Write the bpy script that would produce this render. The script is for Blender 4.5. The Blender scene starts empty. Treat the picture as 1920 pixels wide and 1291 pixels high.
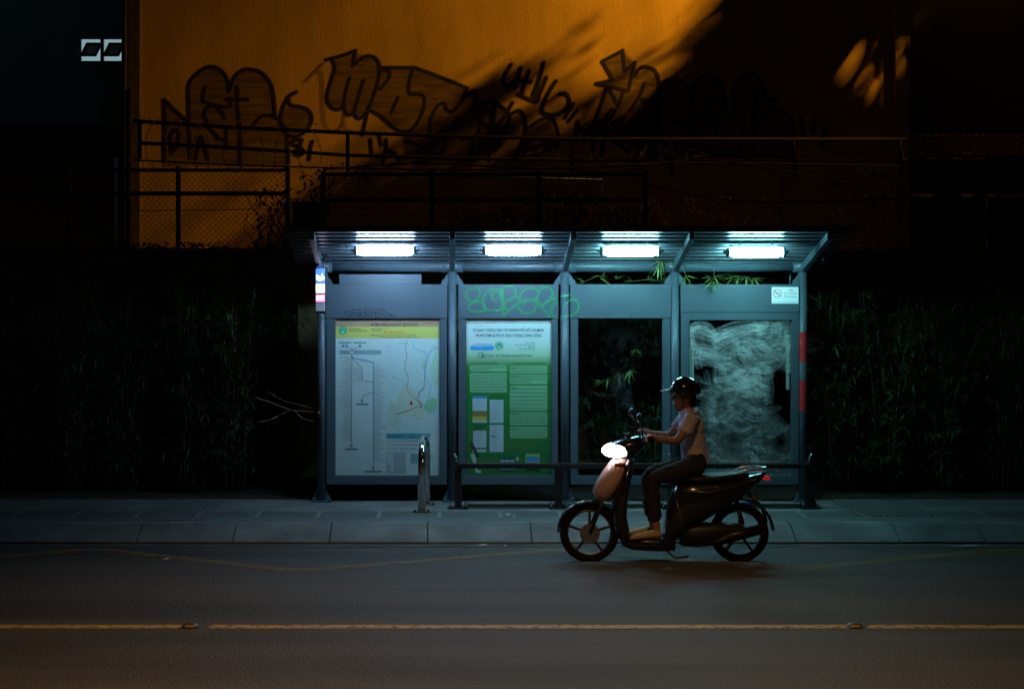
import bpy, math, random
import numpy as np
from mathutils import Vector, Matrix
R = math.radians
rnd = random.Random(7)
S = bpy.context.scene
COL = S.collection

# ------------------------------------------------------------------ camera
CAMZ, F, VX, VY = 2.3, 3000.0, 845.0, 547.0      # focal length in photo pixels, vanishing point
cam = bpy.data.cameras.new('camera'); camo = bpy.data.objects.new('camera', cam); COL.objects.link(camo)
camo.location = (0, 0, CAMZ); camo.rotation_euler = (R(90), 0, 0)
cam.sensor_width = 36; cam.lens = 36*F/1920; cam.clip_end = 500
cam.shift_x = (960-VX)/1920; cam.shift_y = (VY-645.5)/1920
S.camera = camo
S.render.resolution_x, S.render.resolution_y = 1024, 688
# ------------------------------------------------------------------ world (night sky)
w = bpy.data.worlds.new('World'); S.world = w; w.use_nodes = True
nt = w.node_tree; bg = nt.nodes['Background']
sky = nt.nodes.new('ShaderNodeTexSky'); sky.sky_type = 'NISHITA'; sky.sun_disc = False
sky.sun_elevation = R(-3); sky.sun_rotation = R(200)
nt.links.new(sky.outputs[0], bg.inputs[0]); bg.inputs[1].default_value = 0.02
# faint moon
sl = bpy.data.lights.new('moon', 'SUN'); sl.energy = 0.004; sl.angle = R(0.5); sl.color = (.6, .8, 1)
so = bpy.data.objects.new('moon', sl); COL.objects.link(so); so.rotation_euler = (R(40), 0, R(20))
# sodium street lamps (their heads stand outside the picture)
def lamp(name, loc, target, power, color, radius, cone=None, blend=1.0):
    l = bpy.data.lights.new(name, 'SPOT' if cone else 'POINT'); l.energy = power; l.color = color
    l.shadow_soft_size = radius
    if cone: l.spot_size = R(cone); l.spot_blend = blend
    o = bpy.data.objects.new(name, l); COL.objects.link(o); o.location = loc
    d = Vector(target)-Vector(loc); o.rotation_euler = d.to_track_quat('-Z', 'Y').to_euler()
    return o
lamp('sodium_lamp_light', (9.0, 22.0, 10.5), (4.0, 25.7, 5.4), 6800, (1, .47, .03), .06, 88, .9)
lamp('road_lamp_light', (.5, 5.4, 9.0), (.3, 9.1, 0), 2500, (1, .53, .19), .15, 60, 1.0)
lamp('courtyard_lamp_light', (-9.5, 24.5, 9.5), (-7, 26, 6), 22, (.40, .85, 1), .1, 120, 1.0)
S.view_settings.view_transform = 'Standard'; S.view_settings.look = 'None'
S.view_settings.exposure = 0; S.view_settings.gamma = 1

# ------------------------------------------------------------------ helpers
def PX(px, D): return (px-VX)*D/F
def PZ(py, D): return CAMZ-(py-VY)*D/F
def P(px, py, D): return Vector((PX(px, D), D, PZ(py, D)))

MATS = {}
def mat(name, color, rough=.6, metal=0., var=.15, scale=8., bump=0., spec=.5, coat=0., stretch=None, bscale=None):
    if name in MATS: return MATS[name]
    m = bpy.data.materials.new(name); m.use_nodes = True; n = m.node_tree; b = n.nodes['Principled BSDF']
    b.inputs['Roughness'].default_value = rough; b.inputs['Metallic'].default_value = metal
    b.inputs['Specular IOR Level'].default_value = spec; b.inputs['Coat Weight'].default_value = coat
    tc = n.nodes.new('ShaderNodeTexCoord'); mp = n.nodes.new('ShaderNodeMapping')
    n.links.new(tc.outputs['Object'], mp.inputs[0])
    if stretch: mp.inputs['Scale'].default_value = stretch
    no = n.nodes.new('ShaderNodeTexNoise'); no.inputs['Scale'].default_value = scale; no.inputs['Detail'].default_value = 6
    no.inputs['Roughness'].default_value = .65
    n.links.new(mp.outputs[0], no.inputs[0])
    rp = n.nodes.new('ShaderNodeValToRGB'); e = rp.color_ramp.elements
    e[0].position = .3; e[1].position = .7
    e[0].color = tuple(max(0, c*(1-var)) for c in color)+(1,); e[1].color = tuple(min(1, c*(1+var)) for c in color)+(1,)
    n.links.new(no.outputs[0], rp.inputs[0]); n.links.new(rp.outputs[0], b.inputs['Base Color'])
    if bump:
        nb = n.nodes.new('ShaderNodeTexNoise'); nb.inputs['Scale'].default_value = bscale or scale*4; nb.inputs['Detail'].default_value = 4
        n.links.new(mp.outputs[0], nb.inputs[0])
        bp = n.nodes.new('ShaderNodeBump'); bp.inputs['Strength'].default_value = bump; bp.inputs['Distance'].default_value = .01
        n.links.new(nb.outputs[0], bp.inputs['Height']); n.links.new(bp.outputs[0], b.inputs['Normal'])
    MATS[name] = m; return m
def emis(name, color, strength, base=(.8, .8, .8)):
    m = bpy.data.materials.new(name); m.use_nodes = True; b = m.node_tree.nodes['Principled BSDF']
    b.inputs['Base Color'].default_value = base+(1,); b.inputs['Emission Color'].default_value = color+(1,)
    b.inputs['Emission Strength'].default_value = strength; return m
def flat(color, rough=.7):
    color = tuple(min(.86, c*1.32) for c in color)
    return mat('print_%02x%02x%02x' % tuple(int(c*255) for c in color), color, rough, var=.04, scale=3)
def glass(name, gloss=.06, tint=(.93, .97, .96)):
    m = bpy.data.materials.new(name); m.use_nodes = True; n = m.node_tree; n.nodes.clear()
    o = n.nodes.new('ShaderNodeOutputMaterial'); mx = n.nodes.new('ShaderNodeMixShader')
    t = n.nodes.new('ShaderNodeBsdfTransparent'); t.inputs[0].default_value = tint+(1,)
    g = n.nodes.new('ShaderNodeBsdfGlossy'); g.inputs['Roughness'].default_value = .04
    fr = n.nodes.new('ShaderNodeLayerWeight'); fr.inputs[0].default_value = .5
    pw = n.nodes.new('ShaderNodeMath'); pw.operation = 'POWER'; pw.inputs[1].default_value = 5; n.links.new(fr.outputs['Facing'], pw.inputs[0])
    ml = n.nodes.new('ShaderNodeMath'); ml.operation = 'MULTIPLY_ADD'; ml.inputs[1].default_value = .7; ml.inputs[2].default_value = .035; n.links.new(pw.outputs[0], ml.inputs[0])
    n.links.new(ml.outputs[0], mx.inputs[0]); n.links.new(t.outputs[0], mx.inputs[1]); n.links.new(g.outputs[0], mx.inputs[2])
    n.links.new(mx.outputs[0], o.inputs[0]); return m

class MB:
    def __init__(s): s.v = []; s.f = []; s.m = []; s.mi = 0; s.sm = []; s.smooth = False
    def face(s, idx): s.f.append(tuple(idx)); s.m.append(s.mi); s.sm.append(s.smooth)
    def poly(s, pts):
        b = len(s.v); s.v += [tuple(p) for p in pts]; s.face(range(b, b+len(pts)))
    def box(s, x0, x1, y0, y1, z0, z1, M=None):
        b = len(s.v)
        vs = [Vector((x, y, z)) for z in (z0, z1) for y in (y0, y1) for x in (x0, x1)]
        if M is not None: vs = [M @ v for v in vs]
        s.v += [tuple(v) for v in vs]
        sm = s.smooth; s.smooth = False
        for f in ((0, 2, 3, 1), (4, 5, 7, 6), (0, 1, 5, 4), (2, 6, 7, 3), (0, 4, 6, 2), (1, 3, 7, 5)): s.face([b+i for i in f])
        s.smooth = sm
    def bar(s, a, c, wd, h, up=(0, 0, 1)):
        a = Vector(a); c = Vector(c); d = c-a; L = d.length; d.normalize()
        u = d.cross(Vector(up)).normalized(); v = u.cross(d)
        b = len(s.v); sm = s.smooth; s.smooth = False
        for p in (a, c):
            for (i, j) in ((-1, -1), (1, -1), (1, 1), (-1, 1)): s.v.append(tuple(p+u*i*wd/2+v*j*h/2))
        for k in range(4): s.face((b+k, b+(k+1) % 4, b+4+(k+1) % 4, b+4+k))
        s.face((b+3, b+2, b+1, b)); s.face((b+4, b+5, b+6, b+7)); s.smooth = sm
    def tube(s, pts, r, n=8, cap=True, smooth=True):
        pts = [Vector(p) for p in pts]; rs = r if isinstance(r, (list, tuple)) else [r]*len(pts)
        b = len(s.v); prev = None
        for i, p in enumerate(pts):
            d = (pts[min(i+1, len(pts)-1)]-pts[max(i-1, 0)])
            if d.length < 1e-9: d = Vector((0, 0, 1))
            d.normalize()
            if prev is None:
                u = d.orthogonal().normalized()
            else:
                u = prev-d*prev.dot(d)
                u = u.normalized() if u.length > 1e-6 else d.orthogonal().normalized()
            prev = u; v = d.cross(u)
            for k in range(n):
                a = 2*math.pi*k/n; s.v.append(tuple(p+(u*math.cos(a)+v*math.sin(a))*rs[i]))
        old = s.smooth; s.smooth = smooth
        for i in range(len(pts)-1):
            for k in range(n): s.face((b+i*n+k, b+i*n+(k+1) % n, b+(i+1)*n+(k+1) % n, b+(i+1)*n+k))
        s.smooth = False
        if cap: s.face([b+k for k in reversed(range(n))]); s.face([b+(len(pts)-1)*n+k for k in range(n)])
        s.smooth = old
    def loft(s, secs, n=16, e=2.4, cap=True):
        """secs: (centre, half-width vector, half-height vector)"""
        b = len(s.v)
        for c, u, v in secs:
            c, u, v = Vector(c), Vector(u), Vector(v)
            for k in range(n):
                a = 2*math.pi*k/n; ca, sa = math.cos(a), math.sin(a)
                s.v.append(tuple(c+u*math.copysign(abs(ca)**(2/e), ca)+v*math.copysign(abs(sa)**(2/e), sa)))
        old = s.smooth; s.smooth = True
        for i in range(len(secs)-1):
            for k in range(n): s.face((b+i*n+k, b+i*n+(k+1) % n, b+(i+1)*n+(k+1) % n, b+(i+1)*n+k))
        if cap: s.face([b+k for k in reversed(range(n))]); s.face([b+(len(secs)-1)*n+k for k in range(n)])
        s.smooth = old
    def ball(s, c, r, n=12, m=8):
        rx, ry, rz = r if isinstance(r, (tuple, list)) else (r, r, r); c = Vector(c)
        secs = [(c+Vector((0, 0, -rz*math.cos(math.pi*i/m))), (rx*max(.02, math.sin(math.pi*i/m)), 0, 0), (0, ry*max(.02, math.sin(math.pi*i/m)), 0)) for i in range(m+1)]
        s.loft(secs, n, 2)
    def ring(s, c, r, n=24, tr=.01, axis='y', a0=0, a1=2*math.pi, tn=6):
        pts = []
        for k in range(n+1):
            a = a0+(a1-a0)*k/n; q = (math.cos(a)*r, math.sin(a)*r)
            pts.append(Vector(c)+{'y': Vector((q[0], 0, q[1])), 'z': Vector((q[0], q[1], 0)), 'x': Vector((0, q[0], q[1]))}[axis])
        s.tube(pts, tr, tn, cap=False)
    def disc(s, c, r, n=24, fill=True, r2=0):
        """flat disc facing the street (-y)"""
        c = Vector(c); out = [c+Vector((math.cos(2*math.pi*k/n)*r, 0, math.sin(2*math.pi*k/n)*r)) for k in range(n)]
        if not r2: s.poly(out)
        else:
            inn = [c+Vector((math.cos(2*math.pi*k/n)*r2, 0, math.sin(2*math.pi*k/n)*r2)) for k in range(n)]
            for k in range(n): s.poly((out[k], out[(k+1) % n], inn[(k+1) % n], inn[k]))
    def text(s, body, x, y, z, size, align='LEFT', width=None, shear=0, M=None):
        cu = bpy.data.curves.new('t', 'FONT'); cu.body = body; cu.size = size; cu.align_x = align; cu.resolution_u = 2
        cu.shear = shear; cu.offset = .007*size
        o = bpy.data.objects.new('t', cu); me = bpy.data.meshes.new_from_object(o)
        if len(me.vertices):
            co = [v.co.copy() for v in me.vertices]; sx = 1
            if width:
                ww = max(c.x for c in co)-min(c.x for c in co); sx = width/ww if ww else 1
            b = len(s.v)
            for c in co:
                v = Vector((x+c.x*sx, y, z+c.y)); s.v.append(tuple(M @ v if M is not None else v))
            for p in me.polygons: s.face([b+i for i in p.vertices])
        bpy.data.objects.remove(o); bpy.data.curves.remove(cu); bpy.data.meshes.remove(me)
    def build(s, name, mats, parent=None, bevel=0):
        me = bpy.data.meshes.new(name); me.from_pydata(s.v, [], s.f)
        if not isinstance(mats, (list, tuple)): mats = [mats]
        for m in mats: me.materials.append(m)
        me.polygons.foreach_set('material_index', s.m); me.polygons.foreach_set('use_smooth', s.sm)
        me.update()
        o = bpy.data.objects.new(name, me); COL.objects.link(o)
        if parent is not None:
            o.parent = parent; o.matrix_parent_inverse = parent.matrix_basis.inverted()
        if bevel:
            bm = o.modifiers.new('bevel', 'BEVEL'); bm.width = bevel; bm.segments = 2; bm.limit_method = 'ANGLE'
        return o
def tag(o, label, cat, group=None, kind=None):
    o['label'] = label; o['category'] = cat
    if group: o['group'] = group
    if kind: o['kind'] = kind
    return o
def empty(name, loc, label, cat, group=None):
    o = bpy.data.objects.new(name, None); COL.objects.link(o); o.location = loc; o.empty_display_size = .1
    return tag(o, label, cat, group)
def struct(o): o['kind'] = 'structure'; return o
def catmull(pts, k=6):
    pts = [np.array(p, float) for p in pts]
    if len(pts) < 3: return pts
    q = [pts[0]]+pts+[pts[-1]]; out = []
    for i in range(1, len(q)-2):
        p0, p1, p2, p3 = q[i-1:i+3]
        for j in range(k):
            t = j/k; out.append(.5*((2*p1)+(-p0+p2)*t+(2*p0-5*p1+4*p2-p3)*t*t+(-p0+3*p1-3*p2+p3)*t**3))
    out.append(pts[-1]); return out
def seg_dist(X, Y, pts):
    """distance to a polyline, plus signed cross offset and length along it"""
    best = np.full(X.shape, 1e9); cross = np.zeros(X.shape); along = np.zeros(X.shape); L = 0
    for a, b in zip(pts[:-1], pts[1:]):
        dx, dy = b[0]-a[0], b[1]-a[1]; l2 = dx*dx+dy*dy
        if l2 < 1e-12: continue
        t = np.clip(((X-a[0])*dx+(Y-a[1])*dy)/l2, 0, 1)
        ex, ey = X-a[0]-t*dx, Y-a[1]-t*dy; d = np.hypot(ex, ey); m = d < best
        l = math.sqrt(l2); best[m] = d[m]; cross[m] = ((dx*ey-dy*ex)/l)[m]; along[m] = (L+t*l)[m]; L += l
    return best, cross, along
def inside(X, Y, poly):
    r = np.zeros(X.shape, bool); n = len(poly)
    for i in range(n):
        (x1, y1), (x2, y2) = poly[i], poly[(i+1) % n]
        if y1 == y2: continue
        c = ((y1 > Y) != (y2 > Y)) & (X < (x2-x1)*(Y-y1)/(y2-y1)+x1); r ^= c
    return r
def blur(a, k):
    for _ in range(3):
        for ax in (0, 1):
            c = np.cumsum(np.pad(a, [(k+1, k) if i == ax else (0, 0) for i in (0, 1)], mode='edge'), axis=ax)
            a = (c[2*k+1:] - c[:-(2*k+1)])/(2*k+1) if ax == 0 else (c[:, 2*k+1:]-c[:, :-(2*k+1)])/(2*k+1)
    return a
def noise2(shape, cell, seed):
    g = np.random.RandomState(seed); h, wd = shape
    gh, gw = int(h/cell[1])+3, int(wd/cell[0])+3; G = g.rand(gh, gw)
    y = np.arange(h)/cell[1]; x = np.arange(wd)/cell[0]; yi = y.astype(int); xi = x.astype(int)
    fy = (y-yi)[:, None]; fx = (x-xi)[None, :]; fy = fy*fy*(3-2*fy); fx = fx*fx*(3-2*fx)
    return (G[yi][:, xi]*(1-fy)*(1-fx)+G[yi][:, xi+1]*(1-fy)*fx+G[yi+1][:, xi]*fy*(1-fx)+G[yi+1][:, xi+1]*fy*fx)
def paint_mat(name, color, rough=.8):
    m = bpy.data.materials.new(name); m.use_nodes = True; n = m.node_tree; b = n.nodes['Principled BSDF']
    b.inputs['Base Color'].default_value = color+(1,); b.inputs['Roughness'].default_value = rough
    t = n.nodes.new('ShaderNodeBsdfTransparent'); mx = n.nodes.new('ShaderNodeMixShader'); a = n.nodes.new('ShaderNodeAttribute')
    a.attribute_name = 'paint'; n.links.new(a.outputs['Fac'], mx.inputs[0]); n.links.new(t.outputs[0], mx.inputs[1])
    n.links.new(b.outputs[0], mx.inputs[2]); n.links.new(mx.outputs[0], n.nodes['Material Output'].inputs[0]); return m
def paint_layer(name, x0, x1, y0, y1, D, step, fn, material, parent):
    """a thin coat of paint on an upright surface: a fine grid carrying the paint's cover in 'paint'"""
    nx, ny = int((x1-x0)/step)+1, int((y1-y0)/step)+1
    xs = np.linspace(x0, x1, nx); ys = np.linspace(y0, y1, ny); X, Y = np.meshgrid(xs, ys)
    A = np.clip(fn(X, Y), 0, 1)
    co = np.stack([(X-VX)*D/F, np.full(X.shape, D), CAMZ-(Y-VY)*D/F], -1).reshape(-1, 3)
    i = np.arange(nx*ny).reshape(ny, nx)
    q = np.stack([i[1:, :-1], i[1:, 1:], i[:-1, 1:], i[:-1, :-1]], -1)
    mx = np.maximum.reduce([A[1:, :-1], A[1:, 1:], A[:-1, 1:], A[:-1, :-1]])
    q = q[mx > .012]
    used = np.unique(q); rm = np.full(nx*ny, -1); rm[used] = np.arange(len(used))
    me = bpy.data.meshes.new(name); me.from_pydata(co[used].tolist(), [], rm[q].tolist())
    at = me.attributes.new('paint', 'FLOAT', 'POINT'); at.data.foreach_set('value', A.reshape(-1)[used].astype(np.float32))
    me.materials.append(material); o = bpy.data.objects.new(name, me); COL.objects.link(o); o.parent = parent
    if parent is not None: o.matrix_parent_inverse = parent.matrix_basis.inverted()
    return o

# ------------------------------------------------------------------ materials
M_steel = mat('blue_grey_paint', (.070, .100, .122), .42, var=.10, scale=3, bump=.05)
M_steel_d = mat('dark_grey_paint', (.045, .055, .06), .4, var=.2, scale=5)
M_roof = mat('roof_sheet', (.075, .095, .11), .32, metal=.2, var=.15, scale=4)
M_black = mat('black_plastic', (.012, .012, .014), .35, var=.2, scale=10)
M_rubber = mat('rubber', (.008, .008, .008), .9, var=.2, scale=20, spec=.15)
M_chrome = mat('stainless_steel', (.62, .60, .57), .16, metal=1, var=.06, scale=12)
M_glass = glass('display_glass')
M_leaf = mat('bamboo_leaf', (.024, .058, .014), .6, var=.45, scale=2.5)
M_leaf_lit = mat('bamboo_leaf_lit', (.16, .26, .06), .5, var=.35, scale=9)  # lit copy of the bamboo leaf, lamp light put into the brighter green
M_cane = mat('bamboo_cane', (.07, .085, .03), .6, var=.3, scale=8)
M_bark = mat('bark', (.07, .05, .035), .9, var=.4, scale=12, bump=.5)
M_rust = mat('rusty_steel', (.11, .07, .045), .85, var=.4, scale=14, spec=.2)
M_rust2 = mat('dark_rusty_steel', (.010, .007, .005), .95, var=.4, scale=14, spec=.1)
M_conc = mat('old_concrete', (.20, .18, .15), .9, var=.35, scale=3, bump=.4)
# ------------------------------------------------------------------ setting: ground, road, kerb, pavement
def asphalt():
    m = bpy.data.materials.new('asphalt'); m.use_nodes = True; n = m.node_tree; b = n.nodes['Principled BSDF']
    tc = n.nodes.new('ShaderNodeTexCoord')
    a = n.nodes.new('ShaderNodeTexNoise'); a.inputs['Scale'].default_value = 90; a.inputs['Detail'].default_value = 5; a.inputs['Roughness'].default_value = .8
    mp = n.nodes.new('ShaderNodeMapping'); mp.inputs['Scale'].default_value = (.16, 1.3, 1)
    c = n.nodes.new('ShaderNodeTexNoise'); c.inputs['Scale'].default_value = 1.3; c.inputs['Detail'].default_value = 5
    v = n.nodes.new('ShaderNodeTexVoronoi'); v.inputs['Scale'].default_value = 55
    n.links.new(tc.outputs['Object'], a.inputs[0]); n.links.new(tc.outputs['Object'], mp.inputs[0]); n.links.new(mp.outputs[0], c.inputs[0]); n.links.new(tc.outputs['Object'], v.inputs[0])
    r1 = n.nodes.new('ShaderNodeValToRGB'); e = r1.color_ramp.elements; e[0].position = .38; e[0].color = (.022, .021, .020, 1); e[1].position = .70; e[1].color = (.15, .145, .135, 1)
    r2 = n.nodes.new('ShaderNodeValToRGB'); e = r2.color_ramp.elements; e[0].position = .3; e[0].color = (.42, .42, .43, 1); e[1].position = .7; e[1].color = (1, 1, 1, 1)
    n.links.new(a.outputs[0], r1.inputs[0]); n.links.new(c.outputs[0], r2.inputs[0])
    mx = n.nodes.new('ShaderNodeMix'); mx.data_type = 'RGBA'; mx.blend_type = 'MULTIPLY'; mx.inputs[0].default_value = 1
    n.links.new(r1.outputs[0], mx.inputs['A']); n.links.new(r2.outputs[0], mx.inputs['B']); n.links.new(mx.outputs['Result'], b.inputs['Base Color'])
    b.inputs['Roughness'].default_value = .75
    bp = n.nodes.new('ShaderNodeBump'); bp.inputs['Strength'].default_value = .7; bp.inputs['Distance'].default_value = .012
    n.links.new(v.outputs['Distance'], bp.inputs['Height']); n.links.new(bp.outputs[0], b.inputs['Normal']); return m
g = MB(); g.poly([(-150, -60, -.03), (150, -60, -.03), (150, 220, -.03), (-150, 220, -.03)]); struct(g.build('ground', mat('earth', (.05, .045, .03), .95, var=.4, scale=1)))
g = MB(); g.poly([(-60, -30, 0), (60, -30, 0), (60, 14.64, 0), (-60, 14.64, 0)]); struct(g.build('road', asphalt()))
# kerb of splayed stones: toe at D=14.60, top edge at D=14.90
KT, KH = 14.90, .15
g = MB(); jn = [PX(p, 14.75) for p in (70, 262, 440, 620, 802, 996, 1180, 1330, 1487, 1680, 1838)]
jn = [jn[0]-.94*k for k in range(40, 0, -1)]+jn+[jn[-1]+.94*k for k in range(1, 40)]
for i in range(len(jn)-1):
    x0, x1 = jn[i]+.005, jn[i+1]-.005; d = rnd.uniform(-.006, .006); hz = rnd.uniform(-.004, .004)
    prof = [(14.60+d, -.02), (14.60+d, .022), (14.615+d, .030), (14.885, .145+hz), (KT, KH+hz), (15.02, KH+hz), (15.02, -.02)]
    b0 = len(g.v)
    for x in (x0, x1):
        for (yy, zz) in prof: g.v.append((x, yy, zz))
    nP = len(prof)
    for k in range(nP): g.face((b0+k, b0+(k+1) % nP, b0+nP+(k+1) % nP, b0+nP+k))
    g.face(range(b0, b0+nP)); g.face([b0+nP+k for k in reversed(range(nP))])
struct(g.build('kerb', mat('kerb_stone', (.13, .15, .145), .85, var=.42, scale=2.2, bump=.5, bscale=60)))
# dark gutter strip
g = MB(); g.poly([(-60, 14.42, .004), (60, 14.42, .004), (60, 14.598, .004), (-60, 14.598, .004)]); struct(g.build('gutter', mat('gutter_concrete', (.055, .055, .05), .9, var=.5, scale=3, bump=.5)))
# pavement: concrete strip, row of dark slabs with pale joints, pale back strip with tactile fields
M_pv = [mat('pavement_concrete', (.11, .12, .115), .9, var=.22, scale=2.5, bump=.4, bscale=50), mat('dark_slab', (.085, .09, .085), .85, var=.25, scale=4, bump=.4),
        mat('pale_joint', (.19, .19, .17), .9, var=.2), mat('back_strip', (.15, .15, .14), .9, var=.35, scale=2, bump=.4, bscale=40)]
g = MB(); g.smooth = False; Z = .148
def strip(x0, x1, y0, y1, mi, z=Z): g.mi = mi; g.poly([(x0, y0, z), (x1, y0, z), (x1, y1, z), (x0, y1, z)])
strip(-60, 60, 15.02, 15.30, 0)
x = PX(713, 15.3)-60.0*1
x = PX(713, 15.3)-.585*60
while x < 40:
    strip(x, x+.545, 15.30, 15.72, 1); strip(x+.545, x+.585, 15.30, 15.72, 2); x += .585
strip(-60, PX(713, 15.3)-.585*60, 15.30, 15.72, 1)
strip(x, 60, 15.30, 15.72, 1)
strip(-60, 60, 15.72, 16.62, 3)
g.mi = 1   # raised tactile bars
for xa, xb, ya, yb in ((PX(300, 15.7), PX(405, 15.7), 15.06, 16.5), (PX(1590, 15.8), PX(1720, 15.8), 15.35, 16.5)):
    xx = xa
    while xx < xb:
        g.box(xx, xx+.03, ya, yb, Z-.01, Z+.006); xx += .062
struct(g.build('pavement', M_pv))
# planting bed behind the pavement (gently uneven)
g = MB(); n = 120; m_ = 14; b0 = 0; rr = np.random.RandomState(3)
for j in range(m_+1):
    for i in range(n+1):
        g.v.append((-30+60*i/n, 16.60+26*(j/m_)**1.6, .12 if j == 0 else .13+rr.rand()*.06))
for j in range(m_):
    for i in range(n): g.face((j*(n+1)+i, j*(n+1)+i+1, (j+1)*(n+1)+i+1, (j+1)*(n+1)+i))
struct(g.build('soil', mat('soil', (.045, .035, .022), .95, var=.5, scale=9, bump=.8)))
# road markings
def faded(name, color, lo, hi):
    m = mat(name, color, .7, var=.2, scale=20); n = m.node_tree; b = n.nodes['Principled BSDF']
    t = n.nodes.new('ShaderNodeBsdfTransparent'); mx = n.nodes.new('ShaderNodeMixShader'); tc = n.nodes.new('ShaderNodeTexCoord')
    no = n.nodes.new('ShaderNodeTexNoise'); no.inputs['Scale'].default_value = 14; no.inputs['Detail'].default_value = 8; no.inputs['Roughness'].default_value = .8
    mr = n.nodes.new('ShaderNodeMapRange'); mr.inputs[1].default_value = lo; mr.inputs[2].default_value = hi
    n.links.new(tc.outputs['Object'], no.inputs[0]); n.links.new(no.outputs[0], mr.inputs[0]); n.links.new(mr.outputs[0], mx.inputs[0])
    n.links.new(t.outputs[0], mx.inputs[1]); n.links.new(b.outputs[0], mx.inputs[2]); n.links.new(mx.outputs[0], n.nodes['Material Output'].inputs[0]); return m
M_yel = faded('yellow_road_paint', (.34, .245, .05), .34, .50)
M_yel2 = faded('worn_yellow_paint', (.32, .21, .06), .40, .72)
def line_seg(x0, x1, y, wd):
    g = MB(); k = max(2, int((x1-x0)/.25)); r1 = random.Random(int(x0*10))
    lo = [(x0+(x1-x0)*i/k, y-wd/2+r1.uniform(-.004, .004), .004) for i in range(k+1)]; hi = [(p[0]+.03, y+wd/2+r1.uniform(-.004, .004), .004) for p in lo]
    for i in range(k): g.poly((lo[i], lo[i+1], hi[i+1], hi[i]))
    return g
LD = 10.99
for a, b in ((-2500, 336), (388, 1590), (1622, 5000)):
    struct(line_seg(PX(a, LD), PX(b, LD), LD, .115).build('road_marking', M_yel))
zz = [(-300, 1068), (180, 1029), (560, 1071), (1040, 1031), (1500, 1066), (1900, 1029), (2300, 1066)]
g = MB()
for (a, ya), (b, yb) in zip(zz[:-1], zz[1:]):
    Da, Db = 6900/(ya-VY), 6900/(yb-VY); A = Vector((PX(a, Da), Da, .0045)); B = Vector((PX(b, Db), Db, .0045)); d = (B-A).normalized(); nn = Vector((-d.y, d.x, 0))*.07
    k = 24
    for i in range(k):
        p, q = A+(B-A)*i/k, A+(B-A)*(i+1)/k; g.poly((p-nn, q-nn, q+nn, p+nn))
struct(g.build('road_marking', M_yel2))
for px, lb in ((357, 'small dark road stud in the left gap of the yellow line'), (1601, 'small dark road stud in the right gap of the yellow line')):
    g = MB(); x = PX(px, LD); g.loft([((x, LD, .0), (.06, 0, 0), (0, .05, 0)), ((x, LD, .012), (.055, 0, 0), (0, .045, 0)), ((x, LD, .028), (.032, 0, 0), (0, .026, 0))], 16, 3)
    st = tag(g.build('road_stud', mat('stud_iron', (.10, .09, .08), .45, metal=.6)), lb, 'road stud', 'studs on the yellow line')
    g = MB(); g.box(x-.028, x+.028, LD-.047, LD-.036, .010, .020); g.build('reflector', mat('reflector_amber', (.5, .3, .1), .2), st)

# ------------------------------------------------------------------ bus shelter
DS = 16.45                                  # plane of the posts
postX = [PX(p, DS) for p in (603, 848, 1059, 1265, 1505)]
def zs(py, D=DS): return PZ(py, D)
sh = empty('bus_shelter', (postX[0]+2.47, DS, .148), 'blue grey steel bus shelter with four display panels and lit roof', 'bus shelter')
M_flange = M_steel
for i, x in enumerate(postX):
    g = MB(); g.tube([(x, DS, .15), (x, DS, zs(508))], .044, 20)
    po = g.build('post', M_steel, sh)
    g = MB(); g.box(x-.10, x+.10, DS-.09, DS+.09, .149, .163)
    for sx in (-1, 1):
        g.poly([(x+sx*.044, DS-.003, .163), (x+sx*.095, DS-.003, .163), (x+sx*.044, DS-.003, .29)][::sx])
        g.poly([(x+sx*.044, DS+.003, .163), (x+sx*.095, DS+.003, .163), (x+sx*.044, DS+.003, .29)][::-sx])
        for sy in (-1, 1): g.tube([(x+sx*.078, DS+sy*.068, .163), (x+sx*.078, DS+sy*.068, .195)], .012, 6)
    g.build('base_plate', M_steel, po)
    g = MB()                                   # collar and gussets under the beam
    g.tube([(x-.11, DS, zs(500)), (x+.11, DS, zs(500))], .060, 20)
    for sx in (-1, 1):
        if (i == 0 and sx < 0) or (i == 4 and sx > 0): continue
        y = DS-.01; g.box(x+sx*.04 if sx > 0 else x-.10, x+.10 if sx > 0 else x-.04, y-.004, y+.004, zs(533)-.0, zs(524))
        g.poly([(x+sx*.044, y-.006, zs(512)), (x+sx*.044, y-.006, zs(532)), (x+sx*.12, y-.006, zs(532))][::(-1 if sx > 0 else 1)])
    g.build('collar', M_steel, po)
    if i == 4:                                 # red reflective tape on the right post
        for ya, yb in ((622, 678), (712, 770)):
            g = MB(); g.tube([(x, DS, zs(yb)), (x, DS, zs(ya))], .0455, 20, cap=False)
            g.build('reflective_tape', mat('red_tape', (.55, .03, .035), .35, var=.15, scale=10), po)
g = MB(); g.tube([(postX[0]-.10, DS, zs(500)), (postX[4]+.16, DS, zs(500))], .053, 24); g.build('beam', M_steel, sh)
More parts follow.
